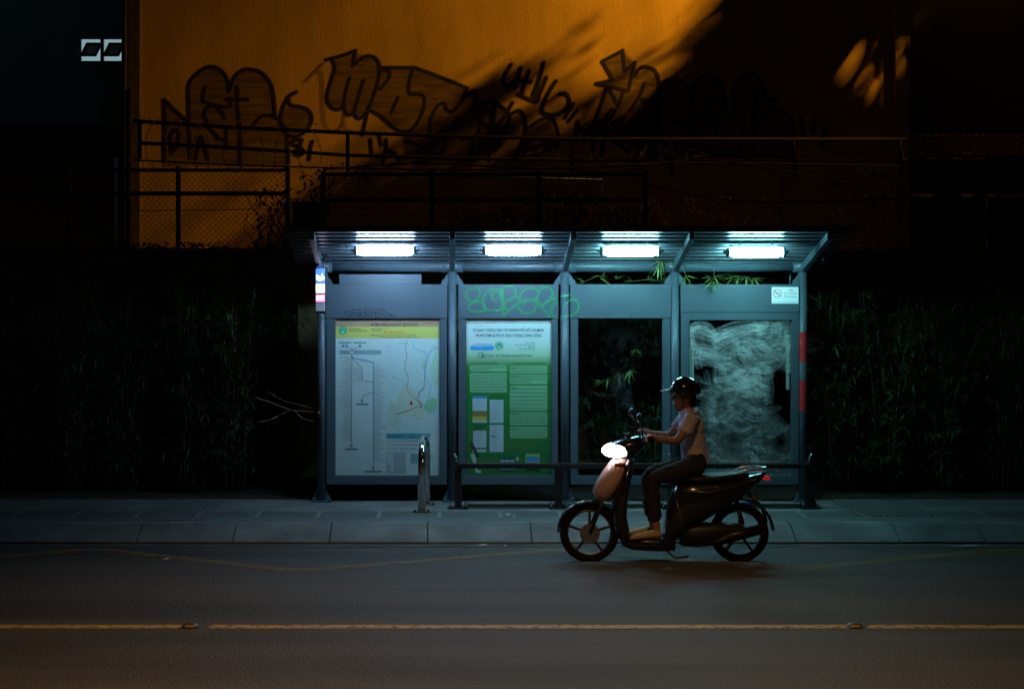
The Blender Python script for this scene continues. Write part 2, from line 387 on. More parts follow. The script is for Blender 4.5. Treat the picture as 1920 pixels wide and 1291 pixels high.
# roof
RF, RBk = (15.26, 2.875), (16.62, 2.545)
def roofz(D): return RF[1]+(RBk[1]-RF[1])*(D-RF[0])/(RBk[0]-RF[0])
xl, xr = PX(534, 15.26), PX(1600, 15.26)
g = MB(); D = RF[0]; prof = []
pitch = .125
while D < 16.60:
    for f, h in ((0, 0), (.38, 0), (.43, .050), (.95, .050)): prof.append((D+f*pitch, roofz(D+f*pitch)+h))
    D += pitch
nseg = 12
for t in (0, 1):
    for (d, z) in prof: g.v.append((xl if t == 0 else xr, d, z))
k = len(prof)
for i in range(k-1): g.face((i, i+1, k+i+1, k+i))
rf = g.build('roof_sheet', M_roof, sh); so_ = rf.modifiers.new('t', 'SOLIDIFY'); so_.thickness = .003; so_.offset = 1
g = MB(); g.box(xl-.01, xr+.01, RF[0]-.035, RF[0]-.002, RF[1]-.006, RF[1]+.055); g.build('fascia', M_steel_d, sh)
g = MB(); g.box(xl, xr, 16.63, 16.66, 2.545, 2.62); g.build('gutter_back', M_steel_d, sh)
for i, x in enumerate(postX):
    wd = .055
    g = MB()
    a = [(RF[0]+.0, roofz(RF[0])-.008), (16.60, roofz(16.60)-.008), (16.60, roofz(16.6)-.06), (DS+.07, zs(491)-.055), (DS-.12, zs(491)-.05), (RF[0]+.0, roofz(RF[0])-.085)]
    a = [(RF[0], roofz(RF[0])-.006), (16.60, roofz(16.60)-.006), (16.60, 2.50), (DS-.10, 2.515), (RF[0], roofz(RF[0])-.075)]
    b0 = len(g.v)
    for xx in (x-wd/2, x+wd/2):
        for (d, z) in a: g.v.append((xx, d, z))
    nA = len(a)
    for q in range(nA): g.face((b0+q, b0+(q+1) % nA, b0+nA+(q+1) % nA, b0+nA+q))
    g.face(range(b0+nA-1, b0-1, -1)); g.face(range(b0+nA, b0+2*nA))
    g.build('rafter', M_steel, sh, bevel=.003)
# lamps under the roof
M_leds = [emis('led_diffuser', c_, 96) for c_ in ((.42, .68, 1.0), (.38, .70, 1.0), (.30, .82, .92), (.28, .84, .90))]
M_hs = mat('lamp_housing', (.6, .65, .68), .4, var=.05)
lab = ('lamp under the roof bay above the map poster', 'lamp above the green poster', 'lamp above the clear glass panel', 'lamp above the smeared glass panel')
for li, ((a, b, py), lb) in enumerate(zip(((666, 779, 470), (907, 1017, 470), (1127, 1237, 471), (1364, 1471, 473)), lab)):
    D = 15.64; x0, x1 = PX(a, D), PX(b, D); z = PZ(py, D)
    g = MB(); g.box(x0+.02, x1-.02, D-.035, D+.035, z+.052, z+.075)
    for e_, s_ in ((x0, -1), (x1, 1)):
        g.tube([(e_+s_*-.02, D, z), (e_+s_*.012, D, z)], [.05, .038], 14)
        g.tube([(e_+s_*.012, D, z), (e_+s_*.04, D, z+.01)], .012, 8)
    for xx in (x0+.12, x1-.12): g.box(xx-.01, xx+.01, D-.012, D+.012, z+.07, roofz(D)+.002)
    L = g.build('roof_lamp', M_hs, sh); L['label'] = lb
    g = MB(); secs = []
    for t in range(41):
        u = (1-math.cos(math.pi*t/40))/2; xx = x0+(x1-x0)*u; q_ = max(0, abs(2*u-1)-.72)/.28; e_ = 1-.72*q_**1.6
        secs.append(((xx, D, z), (0, .05*e_, 0), (0, 0, .05*e_)))
    g.loft(secs, 18, 2.2); g.build('diffuser', M_leds[li], L)

# display panels
def panel(i, x0, x1, ytop, yhead, yin, ibx0, ibx1, yib, ybot, lb):
    D = DS-.03; t = .12
    X0, X1 = PX(x0, D), PX(x1, D); I0, I1 = PX(ibx0, D), PX(ibx1, D)
    zt, zh, zi, zb, zbb = PZ(ytop, D), PZ(yhead, D), PZ(yin, D), PZ(yib, D), PZ(ybot, D)
    g = MB()
    g.box(X0, I0, D, D+t, zb, zi if yin > yhead else zh); g.box(I1, X1, D, D+t, zb, zi if yin > yhead else zh)       # stiles
    g.box(X0, X1, D, D+t, zbb, zb)                                    # bottom rail
    if yin > yhead: g.box(X0, X1, D, D+t, zi, zh)
    # inner lip
    lw = .012
    g.box(I0, I0+lw, D+.005, D+.012, zb, zi); g.box(I1-lw, I1, D+.005, D+.012, zb, zi); g.box(I0+lw, I1-lw, D+.005, D+.012, zb, zb+lw)
    fr = g.build('panel_frame', M_steel, sh, bevel=.003); fr['label'] = lb
    g = MB(); g.box(X0-.004, X1+.004, D-.008, D+t, zh+.003, zt); g.build('header', M_steel, fr, bevel=.004)
    g = MB(); g.box(I0+.001, I1-.001, D+.014, D+.018, zb+.001, zi-.001 if yin > yhead else zh-.001); g.build('glass_pane', M_glass, fr)
    return fr
p1 = panel(0, 612, 838, 533, 597, 597, 627, 826, 893, 908, 'panel frame holding the route map poster')
p2 = panel(1, 860, 1046, 533, 597, 597, 872, 1036, 893, 908, 'panel frame holding the green poster')
p3 = panel(2, 1070, 1257, 533, 597, 597, 1082, 1244, 893, 908, 'panel frame with clear empty glass')
p4 = panel(3, 1277, 1498, 533, 586, 600, 1291, 1486, 893, 908, 'panel frame with smeared glass')
g = MB(); D = DS-.02; g.box(PX(636, D), PX(790, D), D, D+.03, PZ(533, D)+.001, PZ(514, D)); g.build('upper_plate', M_steel, sh, bevel=.002)
# back boards behind posters 1,2
for a, b in ((627, 826), (872, 1036)):
    D = DS-.002; g = MB(); g.box(PX(a, D)+.002, PX(b, D)-.002, D, D+.012, PZ(892, D), PZ(598, D)); g.build('backboard', mat('white_board', (.5, .5, .5), .8), sh)
# green spray tag across the second header
G1 = [[(873, 555), (876, 545), (886, 540), (897, 541), (900, 550), (895, 560), (890, 565)], [(874, 550), (874, 558), (882, 563), (900, 566), (910, 573), (908, 583), (893, 584), (882, 582), (880, 572), (888, 567), (900, 566)],
      [(906, 575), (906, 560), (912, 548), (925, 542), (938, 546), (943, 556), (944, 570), (938, 580), (924, 582), (912, 580), (906, 572)], [(930, 563), (923, 559), (923, 550), (930, 546), (940, 545)],
      [(937, 548), (940, 565), (946, 575), (950, 580)], [(943, 546), (944, 565), (943, 590)], [(940, 542), (950, 537), (962, 538), (968, 546), (964, 556), (948, 565)], [(947, 566), (968, 556)], [(970, 570), (955, 582), (944, 592)],
      [(972, 560), (980, 545), (993, 540), (1005, 542), (1010, 552), (1005, 560)], [(972, 556), (972, 575), (978, 585), (990, 588), (1001, 583), (1006, 572), (1000, 563), (988, 564), (982, 570), (973, 560)], [(975, 563), (1005, 564)],
      [(1007, 558), (1012, 545), (1022, 538), (1033, 542), (1036, 553), (1028, 563), (1015, 573)], [(1007, 562), (1015, 575), (1028, 588), (1029, 594)]]
G1c = [[(1018, 572), (1035, 562), (1050, 556)], [(1048, 563), (1036, 574), (1034, 585), (1038, 593), (1048, 595)]]
G2 = [[(1050, 556), (1062, 554), (1068, 552)], [(1058, 577), (1060, 568), (1068, 563), (1078, 564)]]
G3 = [[(1068, 563), (1076, 562), (1084, 568), (1084, 580), (1078, 588), (1070, 592)]]
def strokes_fn(strokes, wd, soft, a, sm=True, thin=None):
    cs = [catmull(s, 6) if sm else s for s in strokes]
    def f(X, Y):
        A = np.zeros(X.shape)
        for c in cs:
            d, _, al = seg_dist(X, Y, c); q = np.clip((wd-d)/soft+.5, 0, 1); A = np.maximum(A, q*q*(3-2*q))
        return A*a*(.88+.24*noise2(X.shape, (9, 9), 4)) if a < 1 else A
    return f
M_green = paint_mat('green_marker', (.04, .29, .12), .5)
paint_layer('graffiti_tag', 866, 1046, 534, 597, DS-.0405, .55, strokes_fn(G1+G1c, 2.3, 1.4, .72), M_green, p2)
paint_layer('graffiti_tag', 1068, 1092, 534, 597, DS-.0405, .55, strokes_fn(G3+G2, 2.3, 1.4, .72), M_green, p3)
# strokes of the tag on the round post: thin strips hugging the tube
for (pts) in [[(1050, 556), (1068, 552)], [(1050, 594), (1066, 592)], [(1056, 577), (1059, 569), (1067, 564)]]:
    g = MB()
    for (xa, ya), (xb, yb) in zip(pts[:-1], pts[1:]):
        for t in range(8):
            def hug(u, v, s):
                xx = xa+(xb-xa)*u; yy = ya+(yb-ya)*u+s; X = PX(xx, DS); dx = max(-.0435, min(.0435, X-postX[2]))
                return (postX[2]+dx*1.01, DS-math.sqrt(max(0, .0455**2-dx*dx)), PZ(yy, DS))
            g.poly((hug(t/8, 0, 2), hug((t+1)/8, 0, 2), hug((t+1)/8, 0, -2), hug(t/8, 0, -2)))
    g.build('graffiti_tag', mat('green_marker_solid', (.08, .33, .19), .5), sh)
# small dark pen tag on the first header
def q(u, v): return (630+u/14.77, 570+v/14.77)
G4 = [[q(470, 200), q(250, 205), q(360, 345), q(450, 235)], [q(470, 200), q(440, 345)], [q(460, 155), q(700, 155), q(830, 215)], [q(600, 230), q(510, 250), q(510, 330), q(590, 330), q(610, 210), q(620, 340)],
      [q(660, 160), q(660, 350)], [q(690, 260), q(800, 250), q(820, 330), q(700, 340), q(690, 240)], [q(820, 110), q(850, 350)], [q(860, 170), q(1030, 155)], [q(930, 210), q(890, 260), q(900, 330), q(980, 330), q(970, 210), q(1000, 350)],
      [q(1020, 245), q(1200, 260), q(1260, 200), q(1180, 150), q(1100, 200), q(1090, 340), q(1180, 350), q(1350, 300), q(1460, 620)], [q(1250, 110), q(1400, 230), q(1500, 270), q(1560, 350), q(1700, 340)], [q(1500, 300), q(1570, 290), q(1540, 350)]]
paint_layer('graffiti_tag', 640, 752, 574, 596, DS-.0405, .3, strokes_fn(G4, .62, .6, .95), paint_mat('black_marker', (.02, .03, .05)), p1)

# white smears on the fourth pane
def smear(X, Y):
    sh_ = X.shape; rs = np.random.RandomState(11); T = np.ones(sh_)
    def stroke(pts, wd, a, seed):
        nonlocal T
        d, c, al = seg_dist(X, Y, catmull(pts, 6)); r1 = np.random.RandomState(seed); tab = r1.rand(64)*.8+.2
        ci = (c+wd)/(2*wd)*34; k0 = np.clip(ci.astype(int), 0, 62); fr = np.clip(ci-k0, 0, 1); st = tab[k0]*(1-fr)+tab[k0+1]*fr
        m = np.clip((wd-d)/2.0, 0, 1); T *= 1-a*m*st**1.6
    top = [[(1298, 648), (1293, 625), (1305, 610), (1325, 612), (1338, 625)], [(1295, 640), (1310, 655), (1340, 660), (1365, 668)], [(1300, 620), (1330, 630), (1360, 650), (1400, 660)],
           [(1340, 630), (1375, 615), (1405, 612), (1430, 606)], [(1345, 645), (1385, 622), (1420, 618), (1440, 625)], [(1418, 610), (1440, 603), (1455, 612), (1450, 635), (1435, 648)], [(1425, 615), (1425, 640), (1440, 655)],
           [(1455, 615), (1475, 612), (1482, 640), (1482, 690)], [(1405, 650), (1430, 670), (1460, 660), (1475, 640)], [(1395, 660), (1410, 682), (1440, 688), (1460, 672)], [(1310, 672), (1345, 678), (1380, 690), (1400, 715)],
           [(1345, 690), (1370, 685), (1390, 700), (1398, 722)], [(1350, 695), (1352, 715), (1375, 728), (1395, 735)], [(1400, 725), (1415, 702), (1440, 699)], [(1440, 700), (1444, 730), (1440, 750)], [(1335, 662), (1318, 655), (1308, 665), (1310, 680)],
           [(1380, 640), (1400, 635), (1430, 650), (1460, 650)], [(1360, 625), (1380, 645), (1375, 665)], [(1418, 700), (1422, 725), (1428, 745)]]
    for i, s in enumerate(top): stroke(s, rs.uniform(8, 15), .36, i)
    for i in range(150):
        y = rs.uniform(700, 893); lo = 1322-(y-700)*.05; hi = 1440+max(0, (y-770))*.5; hi = min(hi, 1484); lo = max(lo, 1293)
        x = rs.uniform(lo, hi); a = rs.uniform(-.5, .5)+(1.2 if rs.rand() < .25 else 0); L = rs.uniform(8, 26)
        b = rs.uniform(-9, 9); stroke([(x-L*math.cos(a), y-L*math.sin(a)), (x, y+b), (x+L*math.cos(a), y+L*math.sin(a))], rs.uniform(4, 9), rs.uniform(.12, .34), i+50)
    base = inside(X, Y, [(1293, 615), (1310, 606), (1340, 620), (1400, 608), (1440, 602), (1478, 612), (1484, 700), (1452, 690), (1430, 700), (1444, 745), (1390, 735), (1345, 690), (1308, 670), (1294, 645)]).astype(float)
    base = blur(base, 3)*.6*(.25+.55*noise2(sh_, (26, 18), 31))*(.6+.8*noise2(sh_, (10, 2.5), 32))
    A = 1-T*(1-.62*base)
    fine = noise2(sh_, (14, 2.2), 5)*.5+noise2(sh_, (6, 2), 6)*.5
    A *= .55+.9*fine
    low = np.clip((Y-690)/40, 0, 1)
    A = np.maximum(A, low*np.clip((X-1310)/25, 0, 1)*np.clip((1450+(Y-760)*.9-X)/25, 0, 1)*(.10+.28*noise2(sh_, (9, 5), 9)*1.6*noise2(sh_, (50, 50), 8)))
    for cx, cy, rx, ry, k in ((1463, 828, 12, 14, .9), (1350, 752, 9, 10, .6), (1372, 835, 20, 22, .55), (1327, 692, 20, 12, .6), (1460, 720, 12, 50, .75)):
        A *= 1-k*np.exp(-(((X-cx)/rx)**2+((Y-cy)/ry)**2))
    A *= np.clip((X-1292)/2, 0, 1)*np.clip((1485-X)/2, 0, 1)
    return np.clip(A, 0, 1)**1.25*1.4
paint_layer('paint_smear', 1292, 1485, 601, 893, DS-.0172, .75, smear, paint_mat('white_smear', (.52, .56, .54), .8), p4)
# pale strips stuck behind the fourth pane
for a, b, ya, yb in ((1292, 1301, 650, 740), (1474, 1480, 632, 730)):
    D = DS+.01; g = MB(); g.box(PX(a, D), PX(b, D), D, D+.01, PZ(yb, D), PZ(ya, D)); g.build('pale_strip', mat('pale_strip', (.42, .45, .38), .7), p4)

# ------------------------------------------------------------------ posters
DP = DS-.004
class Sheet(MB):
    def __init__(s): super().__init__(); s.mats = []; s.lv = 1
    def c(s, col):
        m = flat(col)
        if m not in s.mats: s.mats.append(m)
        s.mi = s.mats.index(m)
    def rect(s, x0, x1, y0, y1, col, lv=1):
        s.c(col); y = DP-.0012*lv; s.poly([(PX(x0, DP), y, PZ(y1, DP)), (PX(x1, DP), y, PZ(y1, DP)), (PX(x1, DP), y, PZ(y0, DP)), (PX(x0, DP), y, PZ(y0, DP))])
    def rrect(s, x0, x1, y0, y1, r, col, lv=1):
        s.c(col); pts = []
        for cx, cy, a0 in ((x1-r, y0+r, 0), (x0+r, y0+r, 90), (x0+r, y1-r, 180), (x1-r, y1-r, 270)):
            for k in range(5): a = R(a0+k*22.5); pts.append((PX(cx+r*math.cos(a), DP), DP-.0012*lv, PZ(cy-r*math.sin(a), DP)))
        s.poly(pts)
    def line(s, pts, wd, col, lv=2):
        s.c(col)
        for (xa, ya), (xb, yb) in zip(pts[:-1], pts[1:]):
            dx, dy = xb-xa, yb-ya; l = math.hypot(dx, dy) or 1; nx, ny = -dy/l*wd/2, dx/l*wd/2
            s.poly([(PX(x, DP), DP-.0012*lv, PZ(y, DP)) for x, y in ((xa+nx, ya+ny), (xb+nx, yb+ny), (xb-nx, yb-ny), (xa-nx, ya-ny))])
    def disk(s, x, y, r, col, lv=2, r2=0):
        s.c(col); s.disc((PX(x, DP), DP-.0012*lv, PZ(y, DP)), r*DP/F, 20, r2=r2*DP/F)
    def t(s, body, x, y, h, col, align='LEFT', width=None, lv=3):
        s.c(col); s.text(body, PX(x, DP), DP-.0012*lv, PZ(y, DP), h*1.38*DP/F, align, width*DP/F if width else None)
    def blob(s, pts, col, lv=1.5):
        s.c(col); s.poly([(PX(p[0], DP), DP-.0012*lv, PZ(p[1], DP)) for p in catmull(pts+[pts[0]], 4)[:-1]][::-1])
# poster one: route map
a = Sheet(); DK = (.05, .06, .07); TE = (.05, .30, .33); W = (.62, .66, .68)
a.rect(629, 824, 602, 893, W, 0)
a.rect(629.2, 823.8, 602, 612, (.48, .26, .16)); a.rect(629.2, 823.8, 612, 634, (.66, .56, .14))
a.t('ĐIỂM DỪNG XE BUÝT (BUS STOP)', 696, 611.3, 6.0, DK, width=88)
a.disk(643, 619, 8, (.04, .36, .20)); a.disk(643, 619, 6.3, (.10, .46, .26), 3); a.disk(643, 623, 1.8, (.7, .8, .7), 4)
a.t('SỞ GIAO THÔNG VẬN TẢI', 654, 617.5, 2.2, DK, width=24); a.t('TRUNG TÂM QUẢN LÝ GIAO THÔNG CÔNG CỘNG', 654, 621, 2.2, DK, width=34)
a.t('MÃ SỐ TRẠM:', 696, 617.5, 2.4, DK, width=20); a.t('Q1 020', 718, 617.5, 2.4, (.7, .15, .03), width=9)
a.t('TÊN TRẠM:', 696, 621.7, 2.4, DK, width=20); a.t('BỆNH VIỆN NHI ĐỒNG 2', 719, 625, 4.6, (.75, .16, .03), width=41)
a.t('Điện thoại hỗ trợ - Tuyến đi qua trạm: 01, 19, 45, Đ4, 93', 696, 629, 2.4, DK, width=83)
a.t('Website: buyttphcm.com.vn    Hotline: 1022', 710, 632.8, 2.2, DK, width=72)
a.t('TRA CỨU', 795, 607, 2.6, (.7, .05, .04), width=17); a.disk(818, 620, 3.5, (.75, .55, .25))
a.rrect(635, 659, 641, 643.4, .8, TE); a.rrect(663, 687, 641, 643.4, .8, TE)
def busicon(x, y, c2=(.15, .15, .16)):
    a.rrect(x-2.3, x+2.3, y-3.3, y+2, .8, (.35, .42, .45), 3); a.rect(x-2.3, x+2.3, y, y+2.6, c2, 4)
busicon(643, 648); busicon(649.5, 648, (.05, .25, .3)); busicon(675, 648)
a.rect(636, 715, 656, 664, (.23, .40, .43)); a.line([(644, 659), (654, 659)], .7, (.5, .1, .12)); a.line([(643, 661.5), (654, 661.5)], .7, (.5, .1, .12)); a.line([(664, 660.5), (677, 660.5)], .7, (.5, .1, .12))
RD = (.45, .09, .11); BL = (.05, .25, .52)
a.line([(651, 649), (660, 654), (674, 650)], 1, RD); a.line([(660, 654), (660, 672)], 1.8, (.25, .05, .10)); a.disk(660, 660.5, 2.6, (.75, .78, .8), 4)
a.line([(660, 670), (659, 829)], .9, RD); a.line([(660, 670), (679, 690), (679, 713), (701, 716)], .9, RD); a.line([(701, 733), (680, 743), (679, 748)], .9, RD)
a.line([(660, 670), (701, 679), (701, 872)], 1.3, BL, 3)
r2 = random.Random(5); words = ['Bến Thành', 'Hàm Nghi', 'Lê Lợi', 'Pasteur', 'Nguyễn Du', 'Hai Bà Trưng', 'Công viên 23/9', 'Đinh Tiên Hoàng', 'Ngã tư Phú Nhuận', 'Chợ Tân Định', 'Thị Nghè', 'Bến xe', 'Cầu Bông', 'Nhà thờ Đức Bà', 'Đa Kao', 'Cầu Sài Gòn', 'Thảo Cầm Viên', 'Khu công nghệ cao']
y = 670
while y < 826: a.t(r2.choice(words), 657, y, 1.9, (.12, .14, .16), 'RIGHT'); a.rect(657.6, 660.2, y-1, y-.4, DK, 4); y += 4.3
y = 690
while y < 716: a.t(r2.choice(words), 677.5, y, 1.9, (.12, .14, .16), 'RIGHT'); y += 4.3
y = 690
while y < 866: a.t(r2.choice(words), 704, y, 1.9, (.12, .14, .16)); a.rect(699.8, 702.4, y-1, y-.4, DK, 4); y += 4.2
for (x, y, wd) in ((679, 752, 24), (659, 836, 23), (700, 878, 32)):
    busicon(x, y-1.5); a.rrect(x-wd/2, x+wd/2, y+4.2, y+6.8, .8, (.03, .17, .18))
# map area
a.rect(724, 823.6, 636, 812, (.57, .65, .70), 1)
a.blob([(760, 720), (775, 728), (786, 745), (806, 770), (800, 785), (780, 785), (750, 772), (745, 745)], (.60, .62, .52), 1.5)
a.blob([(730, 750), (745, 760), (752, 790), (735, 800), (727, 780)], (.55, .60, .52), 1.5)
a.blob([(800, 752), (812, 745), (819, 752), (816, 766), (805, 771), (795, 765)], (.32, .55, .33), 2)
a.blob([(806, 690), (818, 655), (822.5, 650), (822.5, 720), (812, 715)], (.48, .62, .50), 1.8)
a.blob([(790, 680), (797, 673), (798, 690), (792, 692)], (.45, .62, .45), 2)
a.line(catmull([(772, 637), (778, 652), (788, 657), (797, 660), (799, 672), (795, 690), (800, 712), (808, 722), (803, 745), (796, 762), (806, 773), (820, 765)], 5), 1.6, (.28, .52, .68), 2.2)
a.line(catmull([(782, 690), (780, 680), (788, 673), (797, 674)], 5), 1.0, (.35, .55, .68), 2.3)
a.line(catmull([(764, 637), (760, 650), (763, 665), (759, 690), (766, 708), (763, 728), (775, 744), (784, 752), (790, 762)], 5), .7, RD, 3)
a.line(catmull([(820, 650), (806, 660), (800, 680), (796, 705), (795, 725), (786, 735), (784, 748)], 5), .9, (.06, .22, .36), 3)
a.line([(796, 712), (795, 728), (788, 733), (785, 742)], .8, RD, 3.3); a.line(catmull([(784, 750), (790, 757), (790, 763), (780, 763), (772, 767), (755, 773), (742, 776)], 4), 1, RD, 3.2)
a.disk(771, 753, 1.8, (.7, .03, .05), 4); a.rrect(768.5, 773.8, 755, 758.5, 1, (.7, .03, .05), 4)
for (x, y) in ((728, 648), (762, 665), (782, 695), (790, 717), (748, 710), (741, 786), (748, 804), (777, 778), (783, 785), (744, 800), (780, 803), (762, 797), (735, 722)): a.disk(x, y, 1.0, (.1, .2, .22), 4)
for (x, y, s_) in ((746, 644.5, 'Bến xe An Sương'), (735, 708, 'Sân bay'), (808, 649, 'Suối Tiên')): a.t(s_, x, y, 1.8, DK)
a.rect(724.5, 806, 812, 821.5, (.06, .33, .42), 2); a.t('TUYẾN / ROUTE', 728, 818, 2.6, (.02, .08, .12)); a.t('Thời gian', 769, 816, 2.1, (.02, .08, .12)); a.t('Giãn cách', 769, 820, 2.1, (.02, .08, .12))
for k, s_ in enumerate(('Bến xe buýt Sài Gòn - Bến xe Chợ Lớn', 'Bến Thành - Khu chế xuất Linh Trung - Đại học', 'Bến Thành - Bến xe Miền Đông mới')):
    y = 827+k*7.4; a.t(s_, 734, y, 2.2, DK); a.t('05:00 - 20:30', 772, y, 2.1, DK, width=9); a.t('Số %d' % (r2.randint(1, 99)), 798, y, 2.1, DK, width=5); a.disk(728.5, y-1, 1.2, (.05, .25, .3) if k else RD, 4)
a.rect(725, 761, 847, 886, (.50, .56, .58), 1.8); a.line([(725, 847), (761, 847), (761, 886), (725, 886), (725, 847)], .35, DK)
for k in range(13): a.t('Thông tin tuyến xe và hướng dẫn', 738, 851+k*2.75, 1.5, DK, width=21)
a.disk(728.7, 874, 2, (.6, .08, .08), 3, 1.1); a.disk(729, 882, 2, (.6, .08, .08), 3, 1.1)
a.rect(770, 787, 850, 868, (.24, .42, .5), 2)
for k in range(7): a.t('Liên hệ tổng đài 1022', 771 if k < 4 else 801, 853+k*2.7 if k < 4 else 853+(k-4)*3.4, 1.5, DK, width=12)
po1 = a.build('poster', a.mats); tag(po1, 'white bus route map poster with yellow heading in shelter panel', 'poster')
# poster two: green notice, white fading to green print
def poster_grad():
    m = bpy.data.materials.new('print_green_fade'); m.use_nodes = True; n = m.node_tree; b = n.nodes['Principled BSDF']
    tc = n.nodes.new('ShaderNodeTexCoord'); sp = n.nodes.new('ShaderNodeSeparateXYZ'); mr = n.nodes.new('ShaderNodeMapRange'); rp = n.nodes.new('ShaderNodeValToRGB')
    n.links.new(tc.outputs['Object'], sp.inputs[0]); n.links.new(sp.outputs[2], mr.inputs[0]); n.links.new(mr.outputs[0], rp.inputs[0]); n.links.new(rp.outputs[0], b.inputs['Base Color'])
    mr.inputs[1].default_value = PZ(895, DP); mr.inputs[2].default_value = PZ(606, DP)
    e = rp.color_ramp.elements; e[0].position = 0; e[0].color = (.015, .21, .06, 1); e[1].position = 1; e[1].color = (.80, .85, .83, 1)
    for p_, c_ in ((.62, (.03, .27, .05, 1)), (.72, (.07, .32, .06, 1)), (.80, (.58, .76, .54, 1)), (.88, (.78, .84, .81, 1))):
        x_ = e.new(p_); x_.color = c_
    b.inputs['Roughness'].default_value = .6; return m
b_ = Sheet(); b_.mats.append(poster_grad()); b_.mi = 0
b_.poly([(PX(873, DP), DP, PZ(895, DP)), (PX(1035, DP), DP, PZ(895, DP)), (PX(1035, DP), DP, PZ(606, DP)), (PX(873, DP), DP, PZ(606, DP))])
NV = (.03, .09, .12); GD = (.01, .08, .03)
b_.t('SỞ GIAO THÔNG VẬN TẢI THÀNH PHỐ HỒ CHÍ MINH', 886.5, 621.3, 5.6, NV, width=133)
b_.t('TRUNG TÂM QUẢN LÝ GIAO THÔNG CÔNG CỘNG', 891, 631, 5.6, NV, width=124)
b_.rrect(882, 926, 640, 648.5, 1.5, (.64, .68, .78), 1); b_.rrect(882, 926, 648, 656, 1.5, (.02, .32, .68), 2)
b_.t('HỆ THỐNG GIAO THÔNG', 887, 646.8, 3, (.05, .15, .4), width=36); b_.t('THÔNG MINH', 888, 651.5, 2.2, (.5, .7, .85), width=20)
b_.disk(936, 648, 8, (.03, .33, .16)); b_.disk(936, 648, 7, (.35, .6, .42), 3); b_.disk(936, 648, 5.6, (.06, .38, .2), 4); b_.disk(936, 650.5, 1.6, (.7, .8, .7), 5)
for k, s_ in enumerate(('Quét mã QR', 'hoặc truy cập trang web', 'gobus.vn', 'để cài đặt ứng dụng')): b_.t(s_, 1003, 643.5+k*3.9, 2.6, (.08, .25, .2) if k != 2 else DK, 'RIGHT')
b_.disk(901, 665.5, 5.4, (.02, .22, .11), 2, 3.9); b_.rect(901, 905, 665, 666.3, (.02, .12, .06), 3); b_.disk(907, 667.5, 3.9, (.02, .12, .06), 3, 2.5)
b_.t('GoBus - Bạn đồng hành của người đi xe buýt', 913, 668, 4.2, GD, width=85)
b_.t('Lợi ích của ứng dụng GoBus:', 884, 682, 3.4, GD, width=50); b_.t('Hướng dẫn sử dụng GoBus để tìm xe buýt', 959, 682, 3.4, GD, width=65)
BX = (.24, .47, .26)
def box_text(x0, x1, y0, y1, lines, hd=None):
    b_.rrect(x0, x1, y0, y1, 2.5, BX, 1); n = len(lines); st = (y1-y0-3.0)/n
    for k, l in enumerate(lines): b_.t(l, x0+2, y0+1+st*(k+.78), 3.0, (.03, .14, .06), width=(x1-x0-4)*(1 if k < n-1 or len(l) > 26 else .55))
    if hd: b_.t(hd, x0+2, y0+1+st*.78, 3.1, (.005, .03, .01), lv=4)
box_text(881, 950, 684.5, 696, ['- Tra cứu thông tin mạng lưới các tuyến xe buýt', 'tại thành phố.'])
box_text(881, 950, 699, 735.5, ['- Tìm đường đi bằng xe buýt: Bạn cần nhập đúng', 'điểm đi và điểm đến, ứng dụng sẽ hướng', 'dẫn đoạn đường di chuyển, mã số tuyến', 'xe buýt, giá cước, trạm dừng, thời gian xe', 'đến trạm, biển số xe đến trạm, thông báo', 'tuyến xe trong quá trình di chuyển.'])
box_text(956, 1026, 685.5, 700, ['Bước 1: Cài đặt ứng dụng GoBus qua quét mã', 'QR Code hoặc truy cập trang web gobus.vn'], 'Bước 1')
box_text(956, 1026, 702, 720, ['Bước 2: Nhập địa điểm nơi bạn muốn đến, điểm', 'đi là trạm dừng hoặc địa chỉ bạn chọn và', 'chọn nút tìm đường'], 'Bước 2')
box_text(956, 1026, 722.5, 769.5, ['Bước 3: Chọn tuyến phù hợp: thông tin ứng', 'dụng sẽ cung cấp các phương án tuyến xe,', 'bạn chọn một tuyến xe để xem chi tiết:', 'lộ trình, trạm dừng xe buýt và phương tiện,', 'số chuyến, giá vé, khoảng cách, thời', 'gian đến, thời gian xe chạy, thông tin xe'], 'Bước 3')
box_text(956, 1026, 772, 797, ['Bước 4: Trên bản đồ di chuyển, bạn có thể', 'theo dõi vị trí xe buýt theo thời gian', 'thực và nhận thông báo khi xe sắp đến', 'trạm dừng tiếp theo của bạn'], 'Bước 4')
box_text(956, 1026, 799.5, 821, ['Bước 5: Xuống xe tại trạm theo hướng dẫn', 'trên màn hình, tiếp tục đi bộ hoặc chuyển', 'tuyến theo chỉ dẫn trong ứng dụng'], 'Bước 5')
WH = (.50, .54, .60)
b_.rect(886, 913, 742, 792, WH, 1); b_.rect(886, 913, 742, 746, (.02, .25, .55), 2); b_.rect(886, 913, 769.5, 772.5, (.08, .3, .12), 2); b_.rect(886, 913, 772.5, 780, (.38, .15, .06), 2); b_.rect(886, 913, 780, 787.5, (.55, .42, .07), 2)
b_.rect(918, 944, 749, 792.5, WH, 1); b_.rect(918, 944, 796, 847, WH, 1); b_.rect(887, 912, 807, 839, WH, 1); b_.rect(886, 912, 842, 847, WH, 1)
b_.t('Bản đồ tuyến', 922, 746, 3, GD); b_.t('Tìm đường', 890, 799, 3, GD); b_.t('xe buýt', 890, 803, 3, GD)
r3 = random.Random(9)
for (x0, x1, y0, y1) in ((888, 911, 749, 768), (920, 942, 752, 790), (920, 942, 798, 845), (889, 910, 809, 838)):
    y = y0+2
    while y < y1:
        xx = x0+r3.uniform(0, 6); b_.line([(xx, y), (min(x1, xx+r3.uniform(4, 14)), y)], .5, (.25, .3, .42)); y += r3.choice((2.4, 3.2, 5))
